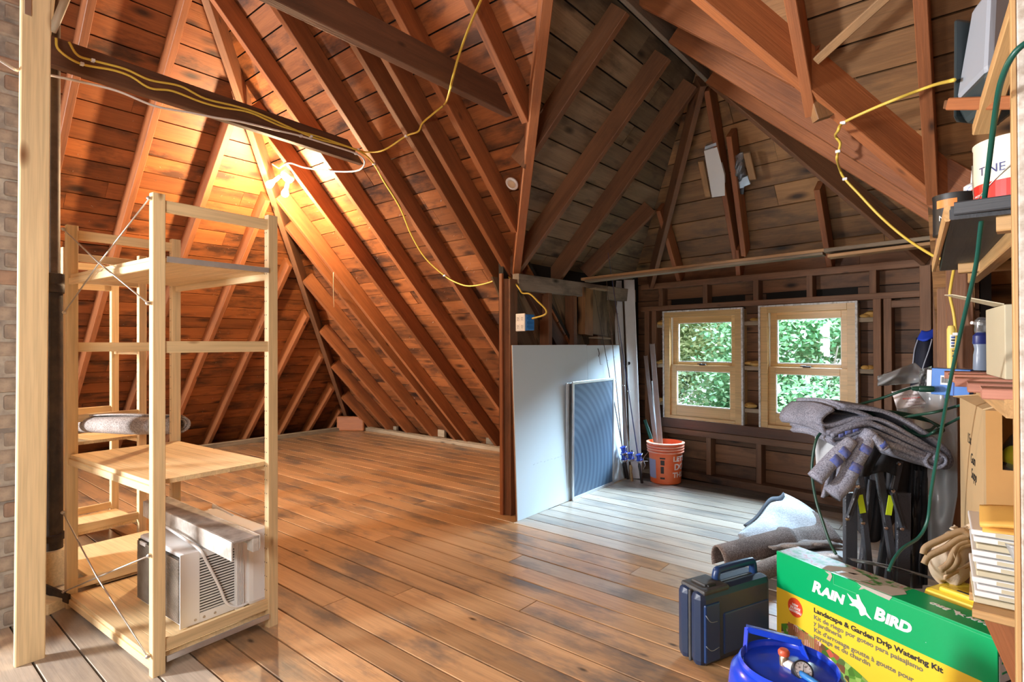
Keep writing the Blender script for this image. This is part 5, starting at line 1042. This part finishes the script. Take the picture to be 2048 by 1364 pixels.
sheet('paper', lambda u, v: V(1783 + 48*u + 22*v*(.5+.5*u) , 783 - 6*u + 36*v - 6*u*v, 2.40 + .008*math.sin(9*u+7*v)), 12, 10, plain('worn_paper', (.80, .76, .76), .7, noise=.3, nscale=30, c2=(.66, .58, .60)), pp_, th=.0006)
pf0 = V(1796, 787, 2.38); pfx = V(1840, 783, 2.38)-pf0; pfm = frame(pf0, pfx, -FWH)
for k in range(5): text('print_line', 'warning keep away'[:16-k], .011, M['redl'] if k == 1 else plain('grey_print', (.35, .25, .28), .7) if k == 0 else bpy.data.materials['grey_print'], pp_, pfm @ Matrix.Translation((.004+.010*k, -.012-.014*k, .004)), ext=.0003)
bb_ = thing('blue_carton', 'small blue carton with a white barcode sticker lying by the dormer corner post', 'carton', V(1888, 790, 2.36)); q0 = V(1862, 788, 2.34); bbm = frame(q0, V(1912, 792, 2.28)-q0, (0, 0, 1))
M['bcar'] = plain('blue_carton_card', (.05, .20, .62), .4, noise=.2, nscale=20, c2=(.12, .30, .70)); M['bcard'] = plain('blue_carton_dark', (.02, .06, .30), .45)
mobj('carton_body', boxv(0, .125, 0, .09, .0, .108), BF, M['bcar'], bb_, bbm, bev=.002); mobj('band', boxv(.072, .0755, -.001, 0, 0, .108), BF, M['bcard'], bb_, bbm); mobj('side_label', boxv(-.016, -.0005, .0, .06, .004, .10), BF, M['white'], bb_, bbm); mobj('clasp', boxv(.045, .062, -.006, .004, -.012, .0), BF, M['bcard'], bb_, bbm)
bs = mobj('barcode_sticker', boxv(.030, .058, -.0015, 0, .042, .08), BF, M['white'], bb_, bbm); v, f = [], []
for k in range(9): i = len(v); v += boxv(.033+.0024*k, .0342+.0024*k+(.0006 if k % 3 else 0), -.002, -.001, .05, .074); f += [tuple(i+z for z in p) for p in BF]
tag(mobj('bars', v, f, M['black'], bs, bbm), kind='stuff')
cr2 = sheet('crumpled_film', lambda u, v: V(1838 + 26*u, 740 + 40*v - 8*u, 2.38 + .02*math.sin(11*u+7*v) + .012*math.sin(17*v)), 16, 14, M['poly2'], th=.0008); tag(cr2, 'crumpled clear film bunched at the end of the blue carton', 'film')
bp_ = thing('backpack', 'tall black bag with a bright blue top and pale piping in the dormer corner', 'bag', (-.42, 4.55, 0)); DK = 3.82
M['bnavy'] = plain('black_navy_fabric', (.012, .013, .028), .7, bump=.3, bscale=200); M['royal'] = plain('royal_blue_fabric', (.02, .07, .62), .55); M['piping'] = plain('pale_piping', (.45, .47, .55), .6)
def bagp(x, y, o=0.): return V(x, y, DK+o)
prof = [(1826, 728), (1827, 705), (1835, 680), (1838, 677), (1883, 676), (1884, 760)]
sheet('body', lambda u, v: V(1822 + 13*(1-v) + (1884-1822-13*(1-v))*u, 676 + 100*v, DK - .07*math.sin(3.14*min(1, u*1.1)) - .02*math.sin(5*v)), 14, 14, M['bnavy'], bp_, th=.02)
sheet('lower_body', lambda u, v: V(1822 + 62*u, 776 + (1010-776)*v, DK - .07*math.sin(3.14*u)), 12, 12, M['bnavy'], bp_, th=.02)
sheet('top_flap', lambda u, v: V(1835 + 8*(1-v) + (1884 - 1843 + 8*v)*u + 4*math.sin(3*u)*(1-v), 661 + 18*v - 4*u*(1-v) + 3*math.sin(7*u), DK - .03 - .07*math.sin(3.14*u)*(.3+.7*v)), 14, 6, M['royal'], bp_, th=.012)
tube('piping', [V(1864, 678, DK-.12), V(1858, 700, DK-.13), V(1848, 728, DK-.12), V(1842, 750, DK-.11)], .004, M['piping'], bp_, n=4, seg=6); tube('piping', [V(1836, 678, DK-.03), V(1829, 700, DK-.03), V(1825, 735, DK-.03)], .004, M['piping'], bp_, n=4, seg=6); tube('piping', [V(1876, 715, DK-.11), V(1871, 735, DK-.11), V(1868, 752, DK-.11)], .003, M['piping'], bp_, n=4, seg=6)
# ================================================================== felt pieces on the floor
M['pale'] = felt('pale_felt', (.62, .66, .70), (.42, .45, .50), (.76, .80, .84), 120.)
fa = thing('felt_sheet', 'blue white sheet of carpet felt lying folded beside the canopy frame', 'carpet', fl(1570, 1070))
def ff(x, y, z): return fl(x, y, max(z, .006))
def fas(u, v):
    p = fl(1478 + 205*u, 1081 + 10*math.sin(3*u) + 6*u) + FWH*((.012 + .72*u**.9)*v); z = .012 + (.02 + .13*u)*math.sin(2.1*v)**1.5 + .030*math.sin(9*u + 3*v)*u*v + .016*math.sin(6*v + 13*u)*u
    p.z = max(z, .008); return p
sheet('top_sheet', fas, 28, 16, M['pale'], fa, th=.008)
def fau(u, v):
    p = fl(1560 + 128*u, 1100 + 4*math.sin(5*u)) + FWH*((.10+.35*u)*v); p.z = .02 + (.05 + .10*u)*math.sin(2.6*v)*(.6+.4*math.sin(7*u)) + .03*math.sin(11*u)*v + .016*math.sin(9*u+5*v); return p
sheet('under_fold', fau, 18, 12, M['feltb'], fa, th=.008)
sheet('curled_edge', lambda u, v: fas(.15 + .8*u, .93 + .0*v) + Vector((0, 0, .012 + .03*u*math.sin(3.14*v))) + FWH*(.03*v), 18, 5, plain('dark_felt_edge', (.07, .075, .09), .95), fa, th=.005)
fb = thing('felt_offcut', 'creased brown grey felt offcut bunched against the canopy legs', 'carpet', fl(1620, 1100))
sheet('mound', lambda u, v: ff(1545 + 135*u, 1095 - 8*u + 12*v, .02 + .16*math.sin(3.0*min(1, v+.15))*(.55+.45*math.sin(2.6*u+.3)) + .014*math.sin(15*u+5*v)) + FWH*(.22*v - .05), 22, 16, M['felt'], fb, th=.010)
sheet('pale_fold', lambda u, v: ff(1640 + 60*u, 1125 + 5*v, .05 + .17*math.sin(3.0*v)*(.5+.5*u)) + FWH*(.20*v), 10, 12, M['pale'], fb, th=.010)
fc = thing('felt_roll', 'curled brown felt strip with pale edges lying left of the green box', 'carpet', fl(1510, 1180))
sheet('roll', lambda u, v: fl(1446 + 150*u, 1168 - 40*u, 0) + Vector((0, 0, .085 + .08*math.cos(3.6*v - 1.5))) + FWH*(.06 + .10*math.sin(3.6*v - 1.5) + .03*u), 20, 18, M['feltb'], fc, th=.009)
sheet('second_fold', lambda u, v: fl(1482 + 110*u, 1195 - 50*u, 0) + Vector((0, 0, .07 + .06*math.cos(3.4*v - 1.5))) + FWH*(.06*math.sin(3.4*v - 1.5) - .01), 16, 14, M['felt'], fc, th=.009)
# ================================================================== dark blue tool case
M['tool'] = plain('dark_blue_plastic', (.014, .030, .075), .4, noise=.5, nscale=7, c2=(.035, .045, .065)); M['tool2'] = plain('navy_plastic', (.012, .04, .13), .35); M['dusty'] = plain('dusty_black_plastic', (.04, .042, .045), .55, noise=.6, nscale=14, c2=(.10, .095, .085))
tcp = fl(1402, 1342); tce = fl(1612, 1262)
tdir = (tce-tcp); tdir.z = 0; tw = .40; tm = frame(tcp, tdir, (0, 0, 1))         # x along the long side, y to the back
tc_ = thing('tool_case', 'dark blue plastic tool case standing on edge left of the green box', 'tool case', tcp)
def tbx(nm, a, mat, par=None, bev=.012): return mobj(nm, boxv(*a), BF, M[mat], par or tc_, tm, bev=bev)
h1_ = tbx('half_shell', (0, tw, 0, .062, .0, .285), 'tool', bev=.028); h2_ = tbx('half_shell', (0, tw, .066, .128, .0, .285), 'tool', bev=.028); tbx('seam', (.006, tw-.006, .058, .070, .006, .279), 'dusty', bev=.004)
tbx('rib', (.02, .10, -.006, .01, .02, .24), 'tool2', h1_, .006); tbx('rib', (.12, .38, -.005, .01, .03, .19), 'tool2', h1_, .006); tbx('top_pad', (.02, .16, .0, .125, .27, .292), 'dusty', h1_, .01); tbx('latch', (.055, .115, .03, .10, .286, .300), 'dusty', None, .004); tbx('latch_tab', (.065, .105, .02, .034, .262, .298), 'black', None, .003)
tube('handle', [tm @ Vector(p) for p in ((.15, .064, .27), (.155, .064, .315), (.18, .064, .325), (.34, .064, .325), (.365, .064, .315), (.37, .064, .27))], .016, M['tool2'], tc_, n=5, seg=12)
for q in (((.02, -.007, .205), (.045, -.007, .175), (.08, -.007, .17)), ((.02, -.007, .09), (.05, -.007, .065), (.09, -.007, .07))): tube('scratch', [tm @ Vector(p) for p in q], .0016, plain('pale_scratch', (.28, .31, .36), .6) if q[0][2] > .2 else bpy.data.materials['pale_scratch'], h1_, n=3, seg=4)
# ================================================================== blue pressure tank
M['tank'] = plain('blue_enamel', (.012, .06, .62), .22, noise=.25, nscale=6, c2=(.02, .04, .35), coat=.4)
tk = fl(1578, 1338, .365); tkz = Vector((tk.x, tk.y, 0)); tk_ = thing('air_tank', 'glossy blue air tank with a gauge and carry handle before the green box', 'tank', tkz); km = Matrix.Translation(tkz); RT_ = .152
lathe('shell', [(.001, .03), (RT_*.8, .035), (RT_, .07), (RT_, .29), (RT_*.985, .315), (RT_*.95, .345), (RT_*.84, .364), (RT_*.78, .368)], M['tank'], tk_, km, seg=56)
lathe('ring', [(RT_*.80, .362), (RT_*.82, .376), (RT_*.78, .383), (RT_*.74, .376), (RT_*.73, .345)], M['tank'], tk_, km, seg=56, cap=False); lathe('top_plate', [(RT_*.74, .350), (RT_*.5, .346), (.001, .345)], M['tank'], tk_, km, seg=48, cap=False)
lathe('foot_ring', [(RT_*.7, 0), (RT_*.78, 0), (RT_*.80, .04), (RT_*.7, .04)], M['tank'], tk_, km, seg=40)
ha, hb = tkz + Vector((0, 0, .36)) - RTH*.082 + FWH*.085, tkz + Vector((0, 0, .355)) + RTH*.075 + FWH*.045
hup = Vector((0, 0, .058)); a2, b2 = ha + hup + FWH*.03 + RTH*.018, hb + hup*.8 + FWH*.03 - RTH*.012
bar('handle_leg', ha, a2, .026, .004, M['tank'], tk_, up=RTH); bar('handle_leg', hb, b2, .026, .004, M['tank'], tk_, up=RTH); bar('handle_grip', a2, b2, .030, .006, M['tank'], tk_, up=(0, 0, 1)); bar('grip_lip', a2 - FWH*.014, b2 - FWH*.014, .004, .018, M['tank'], tk_)
M['brass'] = plain('brass', (.55, .42, .28), .3, .8); vp = tkz + Vector((0, 0, .345)) + FWH*.015 - RTH*.006
lathe('valve', [(.001, 0), (.017, 0), (.017, .010), (.011, .014), (.012, .045), (.008, .05), (.001, .051)], M['brass'], tk_, Matrix.Translation(vp), seg=14); lathe('valve_knob', [(.001, .05), (.014, .05), (.015, .058), (.011, .064), (.001, .065)], plain('red_knob', (.62, .10, .04), .4), tk_, Matrix.Translation(vp), seg=14)
tube('fitting', [vp + Vector((0, 0, .03)), vp + RTH*.012 - FWH*.02 + Vector((0, 0, .03)), vp + RTH*.018 - FWH*.045 + Vector((0, 0, .028))], .011, M['white'], tk_, n=3, seg=12); tube('hose', [vp + RTH*.018 - FWH*.045 + Vector((0, 0, .028)), vp + RTH*.03 - FWH*.08 + Vector((0, 0, .03)), vp + RTH*.055 - FWH*.11 + Vector((0, 0, .02))], .008, M['bluebox'], tk_, n=4, seg=10)
gp = tkz + RTH*.020 - FWH*.034 + Vector((0, 0, .380)); gdir = (-FWH*.75 + Vector((0, 0, .62)) - RTH*.1).normalized(); gm_ = frame(gp, RTH, gdir)
gg = lathe('gauge', [(.001, -.020), (.022, -.020), (.025, -.016), (.025, .002), (.022, .004), (.0215, .0), (.001, -.001)], M['black'], tk_, gm_, seg=32); lathe('dial', [(.001, .0008), (.0212, .0008)], M['white'], gg, gm_, seg=32, cap=False)
bar('needle', gm_ @ Vector((-.002, -.006, .0018)), gm_ @ Vector((.005, .014, .0018)), .0012, .0006, M['black'], gg, up=gdir, c=.0001)
for k in range(11): a = math.radians(220 - 26*k); bar('tick', gm_ @ Vector((.0155*math.cos(a), .0155*math.sin(a), .0015)), gm_ @ Vector((.0195*math.cos(a), .0195*math.sin(a), .0015)), .0009, .0004, M['black'], gg, up=gdir, c=.0001)
for k, n_ in enumerate(('0', '50', '100', '150')): a = math.radians(215 - 83*k); text('numeral', n_, .005, M['black'], gg, gm_ @ Matrix.Translation((.0115*math.cos(a), .0115*math.sin(a)-.002, .0015)), ext=.0001, align='CENTER')
bar('stem', gp - gdir*.022, tkz + RTH*.020 - FWH*.034 + Vector((0, 0, .345)), .016, .016, M['brass'], tk_)
# ================================================================== green irrigation kit box
M['kgreen'] = plain('kit_green', (.0, .36, .115), .28); M['kyel'] = plain('kit_yellow', (.85, .58, .035), .3); M['kwhite'] = plain('kit_white', (.86, .86, .84), .35); M['kgrey'] = plain('kit_text_grey', (.16, .15, .10), .5); M['kred'] = plain('kit_red', (.70, .07, .02), .35); M['kline'] = plain('kit_crease', (.10, .50, .24), .3)
HB_ = .38; kFL, kFR = fl(1553, 1102, HB_), fl(1995, 1276, HB_); kx = kFR - kFL; KL = kx.length; KW = .128
kb0 = Vector((kFL.x, kFL.y, 0)); km_ = frame(kb0, kx, (0, 0, 1)); kt = thing('irrigation_kit_box', 'green and yellow drip watering kit box standing beside the blue tank', 'box', kb0)
def kbx(nm, a, mat, par=None, bev=.0): return mobj(nm, boxv(*a), BF, M[mat] if isinstance(mat, str) else mat, par or kt, km_, bev=bev)
GZ = .235
core = kbx('carton_body', (0, KL, 0, KW, 0, HB_), 'kgreen', bev=.0015)
def ktex(name, s, size, mat, x, z, **k): return text(name, s, size, M[mat], front, km_ @ Matrix(((1, 0, 0, x), (0, 0, -1, -.0016), (0, 1, 0, z), (0, 0, 0, 1))), ext=.0003, **k)
front = kbx('yellow_panel', (.0, KL, -.0008, .002, .0, GZ), 'kyel')
# garden picture in the lower part (flat print)
pm_, nt, b = mk('garden_print'); L_ = nt.links; tcx = nd(nt, 'ShaderNodeTexCoord'); vo = nd(nt, 'ShaderNodeTexVoronoi', Scale=42.); L_.new(tcx.outputs['Object'], vo.inputs['Vector']); sx_ = nd(nt, 'ShaderNodeSeparateColor'); L_.new(vo.outputs['Color'], sx_.inputs[0])
rp = ramp(nt, [(.0, (.02, .05, .01)), (.3, (.10, .30, .03)), (.55, (.35, .55, .12)), (.7, (.03, .06, .02)), (.86, (.55, .10, .06)), (1, (.75, .72, .68))]); L_.new(sx_.outputs[0], rp.inputs[0]); L_.new(rp.outputs[0], b.inputs['Base Color']); b.inputs['Roughness'].default_value = .35
n = 16; arc = [(.02, .0), (.40, .0), (.40, .03)] + [(.40 - .38*(i/n), .035 + .085*math.sin(math.pi*(.5*i/n + .5*min(1, i/n*1.05))) ** .8 if i < n else .06) for i in range(1, n+1)]
arc = [(.022, .0), (.40, .0)] + [(.40 - .378*(i/n), .03 + .10*((i/n)**.55) - .035*max(0, i/n-.85)/.15) for i in range(n+1)]
gp_ = prism('garden_picture', arc, .0006, pm_, front, km_ @ Matrix(((1, 0, 0, 0), (0, 0, -1, -.0009), (0, 1, 0, 0), (0, 0, 0, 1))))
for k in range(16): kbx('fence_board', (.055+.0085*k, .0618+.0085*k, -.0018, -.0014, .02, .118-.0012*k), plain('print_fence', (.34, .13, .06), .4) if k == 0 else bpy.data.materials['print_fence'], gp_)
kbx('white_panel', (.405, KL, -.0016, -.0010, .0, .055), 'kwhite', front)
def wordmark(x, z, sc, par, base):
    t0 = lambda s, x_, size, sx=1.: text('lettering', s, size*sc, M['kwhite'], par, base @ Matrix.Translation(((x+x_*sc), z, 0)), ext=.0003, bold=.003*sc, shear=.22, sx=sx)
    t0('R', 0, .062, 1.05); t0('AIN', .043, .050, 1.08); t0('B', .252, .062, 1.05); t0('IRD', .292, .050, 1.08)
    bird = [(.150, .050), (.176, .036), (.190, .040), (.186, .058), (.196, .062), (.206, .040), (.222, .022), (.226, .008), (.238, -.004), (.246, -.012), (.232, -.008), (.222, -.002), (.206, -.014), (.200, -.010), (.196, .006), (.182, .012), (.168, .008), (.158, .010), (.172, .020), (.160, .034)]
    prism('bird_emblem', [((x + q[0]*sc), z + q[1]*sc) for q in bird], .0004, M['kwhite'], par, base)
fbm = km_ @ Matrix(((1, 0, 0, 0), (0, 0, -1, -.0012), (0, 1, 0, 0), (0, 0, 0, 1)))
wordmark(.160, .283, .94, front, fbm)
text('registered_mark', '.', .02, M['kwhite'], front, fbm @ Matrix.Translation((.56, .276, 0)), ext=.0003)
lx = .168
ktex('print_line', 'Landscape & Garden Drip Watering Kit', .0245, 'black', lx, GZ-.030, bold=.0009, sx=1.12)
ktex('print_line', 'Kit de riego por goteo para paisajismo', .0225, 'kgrey', lx, GZ-.056, bold=.0006, sx=1.1); ktex('print_line', 'y jardineria', .0225, 'kgrey', lx, GZ-.078, bold=.0006, sx=1.1)
ktex('print_line', "Kit d'arrosage goutte \u00e0 goutte pour", .0225, 'kgrey', lx, GZ-.104, bold=.0006, sx=1.1); ktex('print_line', 'paysage et du chardin', .0225, 'kgrey', lx, GZ-.126, bold=.0006, sx=1.1)
rd = prism('red_roundel', [(.087 + .033*math.cos(i*.2618), .187 + .037*math.sin(i*.2618)) for i in range(24)], .0005, M['kred'], front, fbm)
for k, s in enumerate(('NEW', '\u00a1NUEVO!', 'NOUVEAU')): text('print_line', s, .0115, M['kwhite'], rd, fbm @ Matrix.Translation((.087, .193-.013*k, .0006)), ext=.0002, align='CENTER', bold=.0005)
for k in range(2): kbx('white_rule', (.062, .112, -.0022, -.0019, .1895-.0135*k, .1903-.0135*k), 'kwhite', rd)
# top: flap seams, torn tape, flower print, reversed wordmark
fpm, nt, b = mk('flower_print'); L_ = nt.links; tcx = nd(nt, 'ShaderNodeTexCoord'); vo = nd(nt, 'ShaderNodeTexNoise', Scale=38., Detail=3.); L_.new(tcx.outputs['Object'], vo.inputs['Vector'])
rp = ramp(nt, [(.30, (.02, .10, .02)), (.42, (.07, .22, .05)), (.50, (.32, .30, .24)), (.60, (.36, .33, .28)), (.66, (.36, .06, .05)), (.75, (.42, .14, .11))]); L_.new(vo.outputs[0], rp.inputs[0]); L_.new(rp.outputs[0], b.inputs['Base Color']); b.inputs['Roughness'].default_value = .4
kbx('flower_strip', (.002, KL*.60, .010, KW-.002, HB_, HB_+.0008), fpm); kbx('green_edge', (.0, KL*.2, .001, .010, HB_, HB_+.0006), 'kgreen')
M['torn'] = plain('torn_grey_card', (.42, .385, .34), .8, noise=.3, nscale=30, c2=(.48, .43, .36))
mw_t = km_ @ Matrix.Translation((0, 0, HB_+.0008))
for pol in ([(.20, .004), (.235, .006), (.245, .05), (.29, .055), (.30, .09), (.25, .10), (.215, .075), (.19, .05)], [(.33, .002), (.455, .002), (.47, .06), (.445, .085), (.40, .07), (.385, .03), (.34, .02)], [(.26, .012), (.335, .020), (.345, .07), (.31, .085), (.27, .06)]): prism('torn_card', pol, .0006, M['torn'], kt, mw_t)
for pol in ([(.222, HB_-.03), (.232, HB_-.010), (.215, HB_-.002), (.24, HB_), (.245, HB_-.012), (.236, HB_-.034)], [(.345, HB_-.022), (.355, HB_-.006), (.34, HB_), (.40, HB_), (.46, HB_), (.45, HB_-.016), (.41, HB_-.014), (.365, HB_-.010)]): prism('torn_edge', pol, .0008, M['torn'], kt, fbm)
kbx('tuck_slot', (.25, .335, -.0012, .0, HB_-.040, HB_-.0385), 'kline'); kbx('tuck_slot', (.249, .2505, -.0012, .0, HB_-.04, HB_-.006), 'kline'); kbx('top_crease', (.34, KL-.01, -.001, .0, HB_-.010, HB_-.009), 'kline')
rev = km_ @ Matrix(((-1, 0, 0, KL-.045), (0, -1, 0, .075), (0, 0, 1, HB_+.0006), (0, 0, 0, 1)))
wordmark(.0, .0, .44, kt, rev)
kbx('end_panel', (KL-.0005, KL+.0008, .008, KW-.006, .0, HB_-.055), 'kwhite')
for k in range(6): kbx('end_print', (KL+.0008, KL+.0016, .02, .10-.01*(k % 3), .30-.03*k, .306-.03*k), 'black' if k > 1 else 'kgreen')
tag(core, None)
# ================================================================== canvas bag, yellow case, plastic film, dark cloth behind the box
yc = V(1985, 1190, 1.98); yc0 = Vector((fl(1930, 1190, .40).x, fl(1930, 1190, .40).y, 0)); ym = frame(yc0, kx, (0, 0, 1)); ycs = thing('yellow_case', 'yellow plastic case behind the green box, under the canvas bag', 'case', yc0)
M['ycase'] = plain('yellow_plastic', (.80, .60, .05), .35)
mobj('case_body', boxv(-.12, .13, -.02, .17, 0, .385), BF, M['ycase'], ycs, ym, bev=.018); mobj('lid_ridge', boxv(-.08, .12, .0, .04, .38, .40), BF, M['ycase'], ycs, ym, bev=.008); mobj('lid_ridge', boxv(.02, .12, .05, .15, .38, .41), BF, M['ycase'], ycs, ym, bev=.01); mobj('slot', boxv(-.03, .03, .012, .02, .40, .4015), BF, M['black'], ycs, ym)
M['canvas'] = plain('beige_canvas', (.60, .49, .36), .85, noise=.35, nscale=12, c2=(.46, .35, .24), bump=.4, bscale=120); M['strap'] = plain('tan_strap', (.40, .28, .16), .85, bump=.4, bscale=120)
cvd = 1.98; cv = thing('canvas_bag', 'slumped beige canvas bag with tan straps on the yellow case', 'bag', V(1900, 1160, cvd))
def cvf(u, v):
    a = 2*math.pi*u; r_ = math.sin(math.pi*(.06+.92*v))**.55
    x = 1900 + 56*r_*math.cos(a)*(1-.25*(1-v)) + 14*(1-v); y = 1062 + 106*v + 6*math.sin(2*a)*v; 
    return V(x, y, cvd - .07*r_*math.sin(a) + .006*math.sin(5*a+7*v))
sheet('body', cvf, 40, 20, M['canvas'], cv, th=.004)
for pts in (((1846, 1108), (1852, 1094), (1880, 1080), (1905, 1068), (1925, 1062), (1940, 1070)), ((1848, 1128), (1858, 1112), (1890, 1096), (1915, 1078), (1935, 1072)), ((1880, 1140), (1898, 1126), (1906, 1106), (1916, 1088), (1938, 1080)), ((1888, 1143), (1905, 1136), (1915, 1120), (1912, 1104), (1925, 1090), (1944, 1086))):
    P = smoothpath([V(x, y, cvd-.085) for x, y in pts], 5)
    v, f = [], []
    for i, p in enumerate(P): d = (P[min(i+1, len(P)-1)]-P[max(i-1, 0)]).normalized(); s = d.cross(FWH).normalized()*.011; v += [p+s, p-s]
    mobj('strap', v, [(2*i, 2*i+1, 2*i+3, 2*i+2) for i in range(len(P)-1)], M['strap'], cv, smooth=True, solid=.005)
sheet('tie_top', lambda u, v: V(1905 + 48*u + 6*math.sin(9*v), 1062 - 12*v + 6*math.sin(6*u), cvd - .05 + .03*v + .012*math.sin(12*u)), 14, 6, M['canvas'], cv, th=.005); sheet('seam_fold', lambda u, v: V(1888 + 66*u, 1152 - 36*u + 8*v, cvd - .078 + .02*u + .01*v), 10, 3, plain('canvas_hem', (.62, .44, .28), .85), cv, th=.004)
fm2 = sheet('clear_film', lambda u, v: fl(1715 + 215*u, 1128 + 55*u - 6*math.sin(3*u) , .30 + .07*v*math.sin(3.1*min(1, u+.12)) + .008*math.sin(9*u+5*v)) + FWH*(.02 + .05*v), 26, 8, M['poly2'], th=.001); tag(fm2, 'sheet of clear plastic film standing behind the green box', 'film')
dk = thing('dark_cloth', 'dark grey rumpled cloth behind the end of the green box', 'cloth', fl(1975, 1240, .25))
sheet('cloth', lambda u, v: fl(1925 + 105*u, 1208 + 60*u, .30 + .05*math.sin(4*u+5*v) - .12*v) + FWH*(.12 - .10*v + .02*math.sin(9*u+5*v)), 22, 14, M['felt'], dk, th=.01)
sheet('hanging_cloth', lambda u, v: fl(1925 + 105*u, 1208 + 60*u, .20 - .19*v) + FWH*(.03 + .02*math.sin(9*u+5*v)), 16, 10, M['felt'], dk, th=.01)
o = box('navy_crate', (.14, 2.16, 0), (.2, .16, .20), M['bcard'], bev=.01, rz=.3); tag(o, 'dark navy box on the floor under the rack beside the green box', 'crate')
